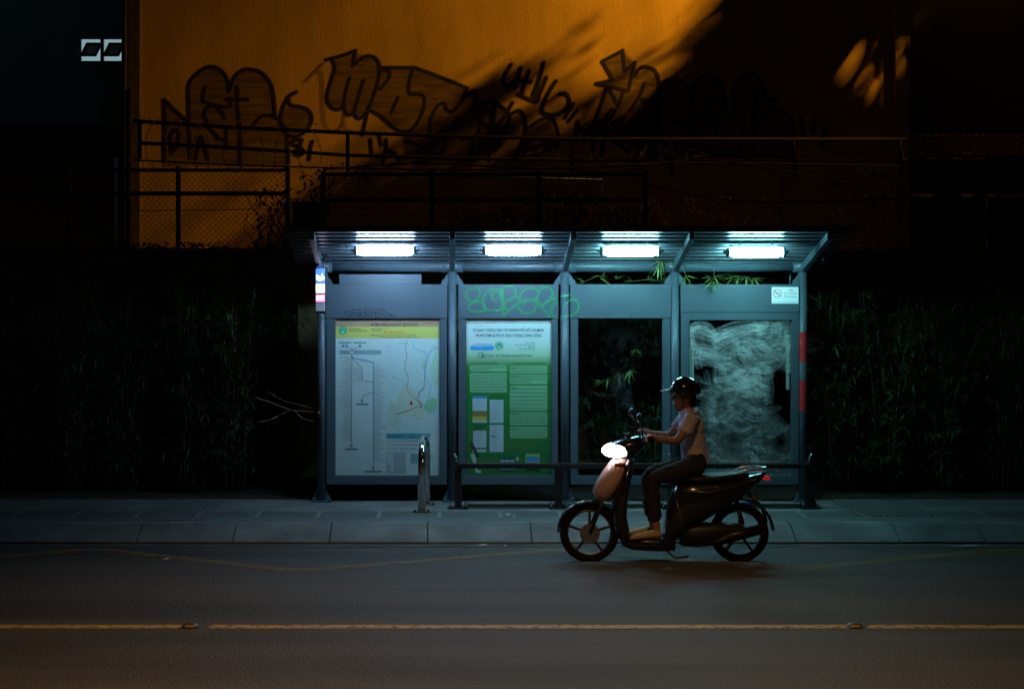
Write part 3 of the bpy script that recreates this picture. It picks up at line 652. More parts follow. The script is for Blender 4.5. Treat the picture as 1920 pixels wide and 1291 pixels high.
b_.rect(921, 930, 816.5, 818, (.05, .06, .09), 3); b_.disk(890, 809, 1.2, (.02, .08, .35), 3); b_.disk(921, 774, 1.2, (.05, .2, .1), 3)
for k in range(3): b_.disk(890, 817+k*8, 1, (.6, .5, .15), 3)
# torn dark strip, figure, tram and bus pictures at the foot
b_.c((.03, .035, .03)); b_.poly([(PX(x, DP), DP-.005, PZ(y, DP)) for x, y in ((880, 832), (886, 828), (899, 856), (895, 855))][::-1])
b_.blob([(882, 851), (889, 850), (893, 862), (894, 878), (902, 882), (901, 886), (892, 884), (888, 870)], (.42, .52, .44), 2)
b_.rect(937, 965, 856, 861, (.01, .10, .07), 2); b_.rect(937, 965, 861, 881, (.02, .16, .2), 2)
for k in range(3): b_.rect(939+k*9, 946+k*9, 862, 865, (.4, .6, .65), 3); b_.rect(939+k*9, 946+k*9, 873, 879, (.15, .4, .65), 3)
b_.line([(966, 856), (966, 842), (957, 841), (976, 841)], .7, (.01, .05, .02)); b_.line([(936, 883), (975, 883)], 1.2, (.01, .05, .02)); b_.rrect(968, 972, 856, 863, 1, (.5, .55, .5), 3)
b_.rrect(985, 1012, 850, 862, 1.5, (.42, .45, .10), 2); b_.rect(987, 1010, 855, 864, (.03, .28, .60), 3); b_.rrect(985, 1012, 862, 878, 1.5, (.30, .42, .28), 2); b_.line([(985, 880), (1012, 880)], 1.4, (.01, .05, .02)); b_.rect(987, 990, 879, 884, (.01, .03, .02), 4); b_.rect(1007, 1010, 879, 884, (.01, .03, .02), 4)
po2 = b_.build('poster', b_.mats); tag(po2, 'green and white public transport notice poster in shelter panel', 'poster')
# no smoking sign
D = DS-.047; g = MB(); g.box(PX(1447, D), PX(1497, D), D, D+.006, PZ(569, D), PZ(538, D))
g.mi = 1; g.disc((PX(1457.5, D), D-.001, PZ(550, D)), 8.2*D/F, 28, r2=6.9*D/F); c = Vector((PX(1457.5, D), D-.0015, PZ(550, D))); r_ = 7.3*D/F
dd = Vector((.7, 0, -.7)); nn = Vector((.7, 0, .7)); wv = .9*D/F; g.poly([c-dd*r_-nn*wv, c+dd*r_-nn*wv, c+dd*r_+nn*wv, c-dd*r_+nn*wv])
g.text('CẤM', PX(1482, D), D-.0012, PZ(545.3, D), 4.4*D/F, 'CENTER'); g.text('HÚT THUỐC', PX(1482, D), D-.0012, PZ(551.5, D), 4.6*D/F, 'CENTER', 24*D/F)
g.mi = 2; g.text('No Smoking', PX(1482, D), D-.0012, PZ(557, D), 4.3*D/F, 'CENTER', 23*D/F); g.box(PX(1452, D), PX(1463, D), D-.0008, D-.0002, PZ(550.6, D), PZ(549.4, D)); g.box(PX(1449, D), PX(1495, D), D-.0008, D-.0002, PZ(566, D), PZ(565.5, D))
tag(g.build('no_smoking_sign', [flat((.72, .76, .72)), flat((.6, .08, .1)), flat((.08, .2, .22))]), 'white no smoking sign with red symbol on the shelter header', 'sign')
# lit route sign on the left post
D = 16.28; sg = empty('lit_sign', (PX(602, D), D, PZ(585, D)), 'narrow lit sign glowing blue white and pink on left shelter post', 'sign')
Mr = Matrix.Translation((PX(603, D), D, 0)) @ Matrix.Rotation(R(-28), 4, 'Z')
g = MB(); g.box(-.058, .058, -.02, .02, PZ(588, D), PZ(501, D), Mr); g.box(-.01, .01, .02, .10, PZ(520, D), PZ(515, D), Mr); g.box(-.01, .01, .02, .10, PZ(570, D), PZ(565, D), Mr); g.build('casing', M_steel_d, sg)
for (ya, yb, c_, e_) in ((503, 530, (.01, .16, 1), 1.5), (531.5, 549, (1, .85, .6), 1.6), (551.5, 566, (1, .12, .5), 1.5), (567.5, 583, (.35, .32, .6), .12)):
    g = MB(); g.box(-.052, .052, -.026, -.021, PZ(yb, D), PZ(ya, D), Mr); g.build('light_field', emis('sign_light', c_, e_), sg)
M_let = emis('sign_letters', (.9, .95, 1), 5)
for s_, yy, h in (('Nguyễn', 524, 10), ('QUẬN 1', 544, 8), ('XE BUÝT', 562, 8)):
    g = MB(); g.text(s_, 0, -.0275, PZ(yy, D), h*1.3*D/F, 'CENTER', .09, M=Mr)
    g.build('lettering', M_let, sg)
# cable looping from the roof end to the sign
g = MB(); g.tube([Vector(p) for p in [(P(x, y, 16.1)) for x, y in catmull([(606, 444), (613, 455), (615, 470), (610, 482), (600, 492), (594, 499)], 5)]], .008, 8)
g.tube([P(592, 462, 16.1), P(593, 480, 16.1), P(594, 500, 16.1)], .006, 8)
tag(g.build('power_cable', M_rubber), 'black cable looping from the roof end down to the lit sign', 'cable')
g = MB(); g.tube([P(591, 458, 15.7), P(586, 464, 15.7), P(583, 468, 15.7)], .008, 8); g.ball(P(583, 467.5, 15.7), .014); g.build('hook', M_chrome, sh)
for a, b in (((1545, 470), (1543, 488)), ((1527, 490), (1525, 508)), ((1482, 515), (1481, 532))):
    g = MB(); D = 15.9 if a[0] > 1530 else DS-.02; g.tube([P(a[0], a[1], D), P(b[0], b[1], D)], .007, 8); 
    if a[0] == 1545: g.box(PX(1540, D), PX(1560, D)+0, D-.01, D+.01, PZ(470, D), PZ(466, D))
    g.build('hanger_rod', M_steel, sh)

# ------------------------------------------------------------------ lean rail, hoop bollard, bottle
DR = 15.93
rail = empty('lean_rail', (PX(1050, DR), DR, .15), 'long dark steel leaning rail standing in front of the shelter', 'rail')
M_rail = mat('rail_steel', (.030, .026, .026), .38, metal=.3, var=.3, scale=8)
g = MB(); g.box(PX(856, DR), PX(1516, DR), DR-.05, DR+.05, PZ(877, DR), PZ(868, DR)); g.build('top_bar', M_rail, rail, bevel=.006)
g = MB(); g.box(PX(872, DR), PX(1505, DR), DR-.02, DR+.02, .168, .19); g.build('foot_bar', M_rail, rail, bevel=.003)
for px, wd in ((859, 13), (1047, 14), (1258, 14), (1518, 19)):
    x = PX(px, DR); h = wd*DR/F/2
    g = MB(); g.box(x-h, x+h, DR-.035, DR+.035, .16, PZ(877, DR)); pp = g.build('post', M_rail, rail, bevel=.004)
    g = MB(); g.box(x-.10, x+.10, DR-.09, DR+.09, .149, .160)
    for sx in (-1, 1):
        for sy in (-1, 1): g.tube([(x+sx*.075, DR+sy*.06, .160), (x+sx*.075, DR+sy*.06, .178), (x+sx*.075, DR+sy*.06, .179), (x+sx*.075, DR+sy*.06, .20)], [.016, .016, .009, .009], 6)
    g.build('foot_plate', M_rail, pp)
for px in (857, 1259, 1516):
    s_ = 1 if px < 1500 else -1
    g = MB(); x = PX(px, DR); g.tube([(x+.004*s_, DR, PZ(868, DR)), (x-.004*s_, DR-.01, PZ(861, DR)), (x-.03*s_, DR-.02, PZ(849, DR))], [.014, .014, .008], 10); g.build('lug', mat('worn_steel', (.35, .36, .36), .25, metal=.9), rail)
# stainless hoop standing across the pavement
D1, D2 = 15.67, 16.20; x1 = PX(790.5, D1); x2 = PX(800, D2); zt = PZ(817, 15.9)-.03; r_ = .2
pts = [(x1, D1, .15), (x1, D1, zt-r_)]
for k in range(1, 12):
    a = math.pi*k/12; t = (1-math.cos(a))/2; pts.append((x1+(x2-x1)*t, D1+(D2-D1)*t, zt-r_+r_*math.sin(a)))
pts += [(x2, D2, zt-r_), (x2, D2, .15)]
hp = empty('hoop_barrier', (x1, (D1+D2)/2, .148), 'polished stainless steel hoop barrier on the pavement', 'barrier')
g = MB(); g.tube(pts, .036, 20); g.build('hoop', M_chrome, hp)
for x, D in ((x1, D1), (x2, D2)):
    g = MB(); g.box(x-.085, x+.085, D-.07, D+.07, .149, .158)
    for sx in (-1, 1): g.tube([(x+sx*.065, D-.045, .158), (x+sx*.065, D-.045, .175)], .011, 6)
    g.build('foot_plate', mat('rusted_plate', (.12, .09, .07), .6, metal=.4), hp)
# crushed water bottle
D = 16.2; bt = empty('plastic_bottle', (PX(1400, D), D, .15), 'crushed clear plastic bottle with blue label lying on the pavement', 'bottle')
M_clear = mat('clear_plastic', (.55, .62, .62), .15, var=.3, scale=30); b0 = M_clear.node_tree.nodes['Principled BSDF']; b0.inputs['Transmission Weight'].default_value = .6
x = PX(1386, D); secs = []
for t, r1 in ((0, .020), (.008, .029), (.03, .030), (.05, .024), (.07, .031), (.10, .030), (.12, .026), (.14, .030), (.155, .02), (.165, .012), (.185, .012)):
    secs.append(((x+t, D-.02*t, .15+.028+rnd.uniform(-.003, .003)), (0, r1*rnd.uniform(.85, 1.05), 0), (0, 0, r1*rnd.uniform(.8, 1))))
g = MB(); g.loft(secs, 12, 2); g.build('bottle_body', M_clear, bt)
g = MB(); g.loft([((x+.066, D, .178), (0, .0325, 0), (0, 0, .031)), ((x+.115, D, .178), (0, .032, 0), (0, 0, .031))], 14, 2); g.build('label', mat('blue_label', (.02, .12, .5), .4), bt)
g = MB(); g.tube([(x+.183, D-.004, .178), (x+.2, D-.004, .178)], .015, 12); g.build('cap', mat('white_cap', (.7, .7, .7), .5), bt)
# dry scraps lying about
sc = [(953, 965, 15.4, .05, 'pale dry leaf on the pavement below the green poster'), (964, 968, 15.33, .03, 'tiny paper scrap at the edge of the dark slabs'), (1811, 1026, 14.35, .30, 'pale stick lying in the gutter at far right'), (905, 1024, 14.44, .09, 'dry leaf in the gutter by the kerb'),
      (948, 1025, 14.42, .03, 'small white scrap in the gutter'), (311, 1050, 13.7, .07, 'pale flattened leaf on the road at left'), (720, 896, 16.35, .0, '')]
for px, py, D, L, lb in sc:
    if L == 0: continue
    D = (6450 if py < 985 else 6900)/(py-VY); zz_ = .152 if py < 985 else .009
    g = MB(); x = PX(px, D); g.poly([(x-L/2, D, zz_), (x-L*.1, D-.018, zz_+.003), (x+L/2, D+.01, zz_+.006), (x+L*.1, D+.03, zz_+.012)]); g.poly([(x-L/2, D, zz_), (x+L*.1, D+.03, zz_+.012), (x-L*.2, D+.035, zz_+.002)])
    ob = g.build('fallen_leaf' if 'leaf' in lb else ('stick' if 'stick' in lb else 'paper_scrap'), mat('dry_litter', (.45, .42, .34), .8)); so2 = ob.modifiers.new('t', 'SOLIDIFY'); so2.thickness = .002
    tag(ob, lb, 'litter')

# ------------------------------------------------------------------ background walls and buildings
DW = 24.0
def stucco(name, c1, c2):
    m = mat(name, c1, .92, var=.22, scale=1.6, bump=.3, bscale=40, stretch=(1, 1, .3)); return m
M_or = stucco('ochre_stucco', (.60, .36, .09), None)
ob = empty('graffiti_building', (PX(960, DW), DW, .1), 'tall ochre building wall covered in black graffiti behind the fences', 'building')
g = MB(); x0, x1 = PX(247, DW), PX(1690, DW); g.box(x0, x1, DW, DW+9, .0, 10.5); wl = g.build('wall', M_or, ob)
g = MB(); g.box(x0-.04, x0+.13, DW-.05, DW-.003, 0, 10.5); g.build('corner_strip', mat('dark_mortar', (.10, .07, .05), .9, var=.4), ob)
g = MB(); g.box(x1-.12, x1+.10, DW-.12, DW+.2, 0, 10.5); g.build('corner_pillar', mat('ochre_pillar', (.5, .33, .13), .9, var=.3, scale=3), ob)
g = MB(); g.tube([(x0-.10, DW-.02, 0), (x0-.10, DW-.02, 10.4)], .05, 10); g.build('drain_pipe', mat('grey_pipe', (.012, .012, .012), .8), ob)
A1 = [[(308, 187), (309, 230), (308, 302)], [(308, 187), (330, 208), (352, 228)], [(355, 228), (354, 165), (362, 146), (380, 130), (398, 125), (415, 132), (427, 150), (430, 172)], [(431, 168), (440, 145), (455, 132), (470, 130), (490, 136), (505, 152), (512, 172), (516, 216)],
      [(386, 162), (381, 185), (390, 193), (430, 201), (431, 184)], [(383, 218), (388, 203), (402, 199), (415, 209), (422, 222)], [(385, 218), (392, 238), (405, 252), (412, 260)], [(445, 162), (446, 205), (450, 240), (450, 305)], [(424, 185), (466, 186)],
      [(474, 238), (485, 222), (500, 216), (516, 219), (530, 232), (538, 252), (541, 305)], [(555, 173), (541, 182), (530, 205), (527, 228), (535, 247), (550, 256), (568, 250), (581, 235), (585, 220), (578, 206), (562, 200), (546, 197), (541, 186)],
      [(324, 282), (319, 262), (327, 243), (336, 250), (330, 278), (321, 287)], [(356, 250), (357, 295)], [(368, 298), (377, 255), (390, 298)], [(425, 240), (425, 278)], [(425, 262), (408, 260)], [(565, 262), (550, 263), (548, 270), (560, 274), (570, 283), (562, 291), (552, 286), (562, 275), (566, 262)], [(586, 265), (582, 280), (580, 298)], [(355, 250), (352, 225)]]
F1 = [[(308, 190), (350, 228), (354, 160), (375, 132), (400, 126), (420, 135), (430, 155), (445, 138), (470, 131), (500, 145), (513, 172), (517, 215), (538, 248), (541, 312), (305, 312)], [(535, 200), (575, 205), (585, 220), (575, 245), (550, 256), (530, 238), (528, 215)]]
A2 = [[(612, 112), (640, 105), (667, 95)], [(667, 95), (662, 124)], [(662, 124), (675, 112), (690, 105), (704, 109), (712, 124), (710, 150), (701, 180), (690, 207), (680, 219), (671, 221), (665, 210), (672, 185), (682, 151)], [(666, 208), (655, 215), (646, 205), (647, 180), (656, 146)],
      [(646, 200), (632, 205), (618, 197), (614, 180), (621, 152), (628, 130), (624, 112)], [(692, 200), (686, 225), (680, 252)], [(712, 127), (778, 127)], [(778, 127), (830, 146), (876, 165)], [(876, 165), (862, 195), (850, 207)], [(774, 128), (767, 172), (790, 177), (797, 190), (790, 217), (775, 240), (760, 247), (740, 240), (715, 218), (697, 207)],
      [(747, 182), (735, 210)], [(713, 131), (729, 133), (730, 146), (714, 166)], [(807, 255), (808, 225), (820, 200), (833, 193), (838, 205), (850, 209), (866, 190), (890, 170), (893, 195), (899, 225), (898, 245), (888, 257)], [(860, 220), (846, 242)],
      [(897, 195), (922, 190), (940, 200), (955, 215), (950, 240), (937, 250), (926, 240), (930, 190)], [(928, 192), (920, 240), (917, 300)], [(903, 228), (925, 245)], [(922, 248), (945, 220), (961, 193)], [(952, 218), (976, 208), (985, 243), (966, 300)], [(985, 243), (1033, 220), (1045, 270), (1000, 290)],
      [(695, 262), (697, 285)], [(712, 255), (715, 272)], [(724, 262), (724, 282), (718, 305)], [(724, 280), (740, 288), (748, 300)], [(805, 270), (812, 288), (830, 285), (836, 262)], [(762, 265), (790, 275), (800, 300), (775, 305)], [(868, 262), (885, 262), (882, 300)], [(925, 262), (940, 268), (925, 285)]]
F2 = [[(625, 112), (665, 100), (700, 107), (714, 128), (778, 127), (875, 165), (893, 172), (900, 200), (952, 202), (955, 260), (890, 305), (760, 300), (755, 248), (697, 212), (672, 220), (645, 205), (617, 197), (614, 180)], [(985, 243), (1033, 220), (1045, 270), (975, 300)]]
A3 = [[(959, 121), (947, 142), (945, 158), (955, 160), (967, 150)], [(977, 127), (971, 150), (966, 165)], [(993, 132), (985, 155), (980, 176)], [(968, 149), (996, 153)], [(1020, 117), (1012, 150), (1003, 190)], [(972, 176), (1005, 190), (1012, 178), (1025, 145)], [(1000, 178), (1012, 148)], [(1043, 152), (1030, 172), (1018, 198), (1018, 210), (1032, 215), (1050, 212), (1064, 200), (1068, 188), (1062, 176), (1049, 176)], [(1075, 195), (1060, 220)], [(1084, 205), (1067, 226)]]
A4 = [[(1168, 95), (1172, 134)], [(1172, 134), (1191, 117)], [(1191, 117), (1179, 170)], [(1179, 170), (1118, 157)], [(1118, 157), (1150, 150)], [(1150, 150), (1130, 115)], [(1130, 115), (1168, 95)], [(1142, 165), (1160, 198)], [(1160, 198), (1170, 170)], [(1138, 165), (1112, 240)], [(1112, 240), (1140, 258), (1178, 285)],
      [(1137, 215), (1149, 205), (1152, 213), (1130, 238)], [(1130, 238), (1146, 247)], [(1170, 219), (1147, 232), (1166, 243)], [(1170, 219), (1155, 256)], [(1081, 256), (1083, 228)], [(1083, 228), (1094, 250), (1111, 238)], [(1111, 238), (1116, 262)], [(1095, 265), (1099, 250), (1125, 262)], [(1108, 265), (1114, 284)], [(1133, 262), (1125, 300)],
      [(1191, 142), (1200, 128), (1215, 126), (1230, 135), (1236, 158), (1232, 182), (1226, 196)], [(1209, 155), (1200, 180), (1182, 206)], [(1196, 184), (1215, 188), (1232, 196)], [(1200, 207), (1197, 220), (1203, 238), (1212, 240), (1218, 225), (1215, 205), (1205, 188)], [(1205, 240), (1208, 262), (1220, 300)], [(1200, 262), (1195, 300)]]
F4 = [[(1168, 95), (1191, 117), (1179, 170), (1118, 157), (1150, 150), (1130, 115)], [(1190, 142), (1215, 127), (1236, 150), (1236, 300), (1112, 240), (1138, 165), (1180, 170)]]
A5 = [[(1236, 250), (1235, 172), (1245, 153), (1262, 149), (1285, 157), (1296, 180), (1293, 232)], [(1296, 185), (1300, 162), (1315, 146), (1335, 141), (1350, 155), (1358, 180), (1362, 206), (1372, 221), (1386, 223)], [(1378, 212), (1375, 172), (1388, 146), (1405, 138), (1420, 145), (1432, 165), (1438, 186), (1448, 190), (1455, 180)], [(1453, 188), (1450, 206)],
      [(1426, 228), (1440, 211), (1460, 207), (1480, 222), (1488, 247), (1485, 298)], [(1246, 242), (1260, 232), (1280, 231), (1297, 241), (1308, 258)], [(1318, 188), (1330, 204)], [(1345, 187), (1330, 204), (1334, 228)], [(1318, 223), (1350, 217)], [(1322, 234), (1352, 230)], [(1338, 215), (1343, 250)], [(1408, 170), (1418, 178), (1424, 170)], [(1418, 178), (1412, 225), (1414, 280)], [(1400, 205), (1391, 250), (1388, 290)], [(1235, 182), (1252, 190)],
      [(1501, 220), (1508, 262)], [(1527, 225), (1524, 248)], [(1548, 240), (1541, 272)], [(1315, 280), (1345, 288), (1388, 295)]]
F5 = [[(1236, 165), (1262, 150), (1290, 165), (1315, 147), (1345, 148), (1362, 200), (1376, 205), (1380, 155), (1405, 139), (1432, 165), (1450, 205), (1485, 230), (1487, 300), (1240, 300)]]
def graf_fn(strokes, fills, wd=3.5, soft=3.0, fa=.64):
    sf = strokes_fn(strokes, wd, soft, 1)
    def f(X, Y):
        A = np.zeros(X.shape)
        for p in fills: A = np.maximum(A, inside(X, Y, p)*fa)
        A = blur(A, 1)*(.7+.45*noise2(X.shape, (30, 3), 2))
        d0 = np.zeros(X.shape)
        for s in strokes:                                 # paint gathers at stroke ends
            for e_ in (s[0], s[-1]): d0 = np.maximum(d0, np.clip((4.2-np.hypot(X-e_[0], Y-e_[1]))/3+.3, 0, 1))
        return np.maximum(A, np.maximum(sf(X, Y), d0)*.97)
    return f
M_spray = paint_mat('black_spray', (.007, .005, .005), .85); DG = DW-.004
for (nm, st, fl, bb) in (('a', A1, F1, (296, 598, 118, 314)), ('b', A2, F2, (598, 1058, 88, 312)), ('c', A3, [], (936, 1096, 108, 232)), ('d', A4, F4, (1070, 1245, 86, 306)), ('e', A5, F5, (1226, 1562, 128, 304))):
    D_ = DG if nm in 'abde' else DG-.003
    if nm == 'd': D_ -= .0015
    paint_layer('graffiti', bb[0], bb[1], bb[2], bb[3], D_, 1.25, graf_fn(st, fl, fa=.36 if nm == 'e' else .52), M_spray, ob)
def faint(X, Y): return strokes_fn([[(573, 153), (590, 135), (606, 119)], [(598, 135), (604, 142), (606, 200), (612, 236), (626, 246), (640, 236), (648, 215)], [(645, 215), (648, 240), (660, 246)]], 2.6, 3, 1)(X, Y)*.5
paint_layer('graffiti', 562, 672, 108, 256, DG-.0032, 1.25, faint, M_spray, ob)

# left building, behind
DL = 26.0
lb_ = empty('left_building', (PX(60, DL), DL, .1), 'dark blue grey building at far left with one lit window', 'building')
M_bl = mat('blue_grey_render', (.10, .17, .19), .9, var=.3, scale=.8, stretch=(1, 1, .4))
wx0, wx1, wz0, wz1 = PX(148, DL), PX(233, DL), PZ(117, DL), PZ(70, DL)
g = MB(); X0, X1 = -14, PX(246, DL)
g.box(X0, wx0, DL, DL+8, 0, 10.5); g.box(wx1, X1, DL, DL+8, 0, 10.5); g.box(wx0, wx1, DL, DL+8, 0, wz0); g.box(wx0, wx1, DL, DL+8, wz1, 10.5); g.build('wall', M_bl, lb_)
g = MB(); g.box(wx0+.002, wx1-.002, DL+.12, DL+.14, wz0+.002, wz1-.002); wn = g.build('window', emis('lit_room', (.50, .80, .88), .42), lb_)
g = MB(); mid = (wx0+wx1)/2; f_ = .03
for a, b, c_, d_ in ((wx0, wx1, wz1-f_, wz1), (wx0, wx1, wz0, wz0+f_), (wx0, wx0+f_, wz0, wz1), (wx1-f_, wx1, wz0, wz1), (mid-f_, mid+f_, wz0, wz1)): g.box(a+.003, b-.003, DL+.03, DL+.08, c_+.003, d_-.003)
g.build('window_frame', M_black, wn)
for s_ in (0, 1):                                # tilted sashes
    a = wx0+.06+s_*(mid-wx0); b = a+(mid-wx0)-.14; z0, z1 = PZ(106, DL), PZ(82, DL); g = MB()
    A_ = [Vector((a, DL-.10, z0)), Vector((b, DL-.10, z0)), Vector((b+.07, DL+.01, z1)), Vector((a+.07, DL+.01, z1))]
    for i in range(4): g.bar(A_[i], A_[(i+1) % 4], .03, .05, up=(0, 1, 0))
    g.build('sash', M_black, wn); g = MB(); g.poly([p+Vector((0, .002, 0)) for p in A_]); g.build('sash_glass', mat('frosted_glass', (.30, .38, .38), .3), wn)
g = MB(); g.box(X0, PX(232, 25), 25.2, 25.9, PZ(310, 25), PZ(232, 25)); g.build('recess_shade', mat('recess_black', (.012, .012, .012), .8), lb_)  # black slab in place of the shaded recess under the ledge
g = MB(); g.box(PX(128, 25.5), PX(136, 25.5), 25.4, 25.6, 0, PZ(365, 25.5)); g.build('column', mat('brown_column', (.2, .12, .06), .8), lb_)
g = MB(); g.tube([(PX(219, 25), 25, 0), (PX(219, 25), 25, PZ(295, 25))], .035, 10); g.build('downpipe', mat('pale_pipe', (.35, .5, .55), .5), lb_)
lt = MB(); lt.ball(P(148, 467, 19.9), .016); lt = lt.build('distant_red_light', emis('red_glow', (1, .02, .03), 2.5)); tag(lt, 'tiny glowing red light above the low wall at left', 'light')  # tiny glowing ball standing in for a distant car tail light
# right building
rb = empty('right_building', (PX(1820, 25), 25, .1), 'unlit building with tiled lean-to roof at far right', 'building')
M_dk = mat('dark_render', (.06, .06, .06), .9, var=.3, scale=1)
g = MB(); g.box(PX(1702, 25), 16, 25, 33, 0, 10.5); g.build('wall', M_dk, rb)
g = MB(); k = 0
for r_i in range(6):
    z = PZ(258, 24)-r_i*.065; y = 24.2-r_i*.13
    xx = PX(1712, 24)
    while xx < 12: g.tube([(xx, y+.10, z+.045), (xx, y-.08, z-.02)], .05, 8); xx += .105
g.build('roof_tiles', mat('clay_tiles', (.12, .06, .04), .8, var=.4, scale=5), rb)
g = MB(); g.box(PX(1705, 23.4), 12, 23.3, 23.4, PZ(300, 23.4), PZ(296, 23.4)); g.box(PX(1705, 23.4), 12, 23.3, 23.4, PZ(370, 23.4), PZ(364, 23.4)); g.box(PX(1705, 24), 12, 24.25, 24.35, PZ(256, 24), PZ(253, 24)); g.build('roof_beam', M_rust, rb)
g = MB(); g.box(PX(1843, 23.4), PX(1848, 23.4), 23.3, 23.4, .1, PZ(371, 23.4)); g.build('post', mat('pale_post', (.05, .06, .065), .8), rb)

# ------------------------------------------------------------------ walls and fences
DF = 19.5
g = MB(); g.box(-14, PX(1012, DF), DF-.1, DF+.12, 0, PZ(474, DF)); g.box(-14, PX(1012, DF)-.02, DF-.14, DF+.16, PZ(474, DF)-.001, PZ(466, DF))
tag(g.build('retaining_wall', M_conc), 'stained low concrete wall under the left mesh fence', 'wall')
g = MB(); g.box(PX(560, 18.4), PX(1008, 18.4), 18.3, 18.45, 0, PZ(524, 18.4)); g.box(PX(560, 18.4), PX(1010, 18.4), 18.27, 18.48, PZ(524, 18.4)-.001, PZ(511, 18.4))
tag(g.build('garden_wall', mat('mossy_concrete', (.33, .27, .12), .95, var=.6, scale=5, bump=.6)), 'mossy yellowed concrete wall just behind the shelter top', 'wall')
g = MB(); g.box(PX(1012, 19.6), 14, 19.5, 19.7, 0, PZ(468, 19.6)); tag(g.build('boundary_wall', mat('dark_concrete', (.08, .08, .06), .95, var=.5, scale=3)), 'long dark concrete wall behind the plants on the right', 'wall')
def chainlink(x0, x1, z0, z1, D, pitch=.072, r=.0026):
    g = MB()
    for s_ in (1, -1):
        c = x0-(z1-z0) if s_ > 0 else x0
        while c < (x1 if s_ > 0 else x1+(z1-z0)):
            # line x = c + s*(z-z0)
            za, zb = z0, z1; xa, xb = c, c+s_*(z1-z0)
            lo_, hi_ = sorted((xa, xb)); 
            ta, tb = 0, 1
            if s_ > 0: ta = max(0, (x0-xa)/(xb-xa)); tb = min(1, (x1-xa)/(xb-xa))
            else: ta = max(0, (x1-xa)/(xb-xa)) if xa > x1 else 0; tb = min(1, (x0-xa)/(xb-xa))
            if tb > ta: g.tube([(xa+(xb-xa)*ta, D+.003*s_, z0+(z1-z0)*ta), (xa+(xb-xa)*tb, D+.003*s_, z0+(z1-z0)*tb)], r, 3, cap=False, smooth=False)
            c += pitch
    return g
def fence(label, x0, x1, ytop, ymid, ybot, posts, M_rust=M_rust):
    f = empty('mesh_fence', (PX((x0+x1)/2, DF), DF, PZ(ybot, DF)), label, 'fence')
    X0, X1 = PX(x0, DF), PX(x1, DF)
    chainlink(X0, X1, PZ(ybot, DF), PZ(ytop+3, DF), DF+.03).build('wire_mesh', M_rust, f)
    g = MB(); g.tube([(X0, DF, PZ(ytop, DF)), (X1, DF, PZ(ytop, DF))], .024, 10); g.build('top_rail', M_rust, f)
    g = MB(); g.box(X0, X1, DF-.02, DF+.02, PZ(ymid+5, DF), PZ(ymid-3, DF)); g.build('mid_rail', mat('dark_rail', (.03, .022, .018), .7), f)
    g = MB(); g.tube([(X0, DF-.03, PZ(ymid+28, DF)), ((X0+X1)/2, DF-.03, PZ(ymid+34, DF)), (X1, DF-.03, PZ(ymid+30, DF))], .005, 6); g.build('wire', M_rust, f)
    for p in posts:
        g = MB(); g.tube([(PX(p, DF), DF-.028, PZ(ybot+6, DF)), (PX(p, DF), DF-.028, PZ(ytop-6, DF))], .03, 10); g.build('post', M_rust, f)
    return f
f1 = fence('rusty mesh fence on the low wall at left with barbed top rail', -150, 541, 319, 362, 466, (-60, 130, 335, 540))
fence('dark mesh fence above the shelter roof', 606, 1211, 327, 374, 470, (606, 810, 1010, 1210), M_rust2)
for k in range(34):
    g = MB(); x = PX(-140+k*20.5, DF); z = PZ(319, DF); a = rnd.uniform(-.4, .4); g.tube([(x-.03, DF, z), (x+.02*math.sin(a), DF-.02, z+rnd.uniform(.05, .12))], [.008, .002], 5)
    g.build('spike', M_rust, f1)
g = MB(); D = 19.35; g.tube([(PX(240, D), D, PZ(468, D)), (PX(240, D), D, PZ(168, D))], .028, 10)
sp = tag(g.build('spiked_pole', M_rust), 'tall rusty pole with rows of spikes at the left fence corner', 'pole')
for k in range(16):
    g = MB(); z = PZ(174+k*19, D); g.tube([(PX(247, D), D-.03, z-.005), (PX(240, D), D-.03, z), (PX(222, D), D-.03, z+.015)], [.007, .008, .003], 5)
    g.build('spike', M_rust, sp)
# two-rail steel fence receding behind
rf_ = empty('rail_fence', (PX(700, 21), 21, 2.6), 'two-rail rusty steel fence running under the graffiti', 'fence')
def railpts(pl): return [P(x, y, d) for x, y, d in pl]
T_ = [(250, 227, 19.9), (420, 238, 20.4), (652, 249, 21.0), (870, 256, 21.6), (1072, 261, 22.1), (1700, 262, 22.1)]
B_ = [(260, 268, 19.9), (420, 276, 20.4), (652, 291, 21.0), (870, 297, 21.6), (1072, 300, 22.1), (1700, 300, 22.1)]
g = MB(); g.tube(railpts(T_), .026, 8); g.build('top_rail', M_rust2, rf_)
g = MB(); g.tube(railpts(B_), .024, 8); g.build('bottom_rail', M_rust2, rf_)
def interp(pl, px):
    for (x0, y0, d0), (x1, y1, d1) in zip(pl[:-1], pl[1:]):
        if x0 <= px <= x1: t = (px-x0)/(x1-x0); return (y0+(y1-y0)*t, d0+(d1-d0)*t)
for px in (262, 652, 1072, 1260, 1490, 1690):
    (yt, d), (yb, _) = interp(T_, px), interp(B_, px); g = MB(); g.tube([P(px, yb+30, d), P(px, yt-3, d)], .026, 8); g.build('post', M_rust2, rf_)
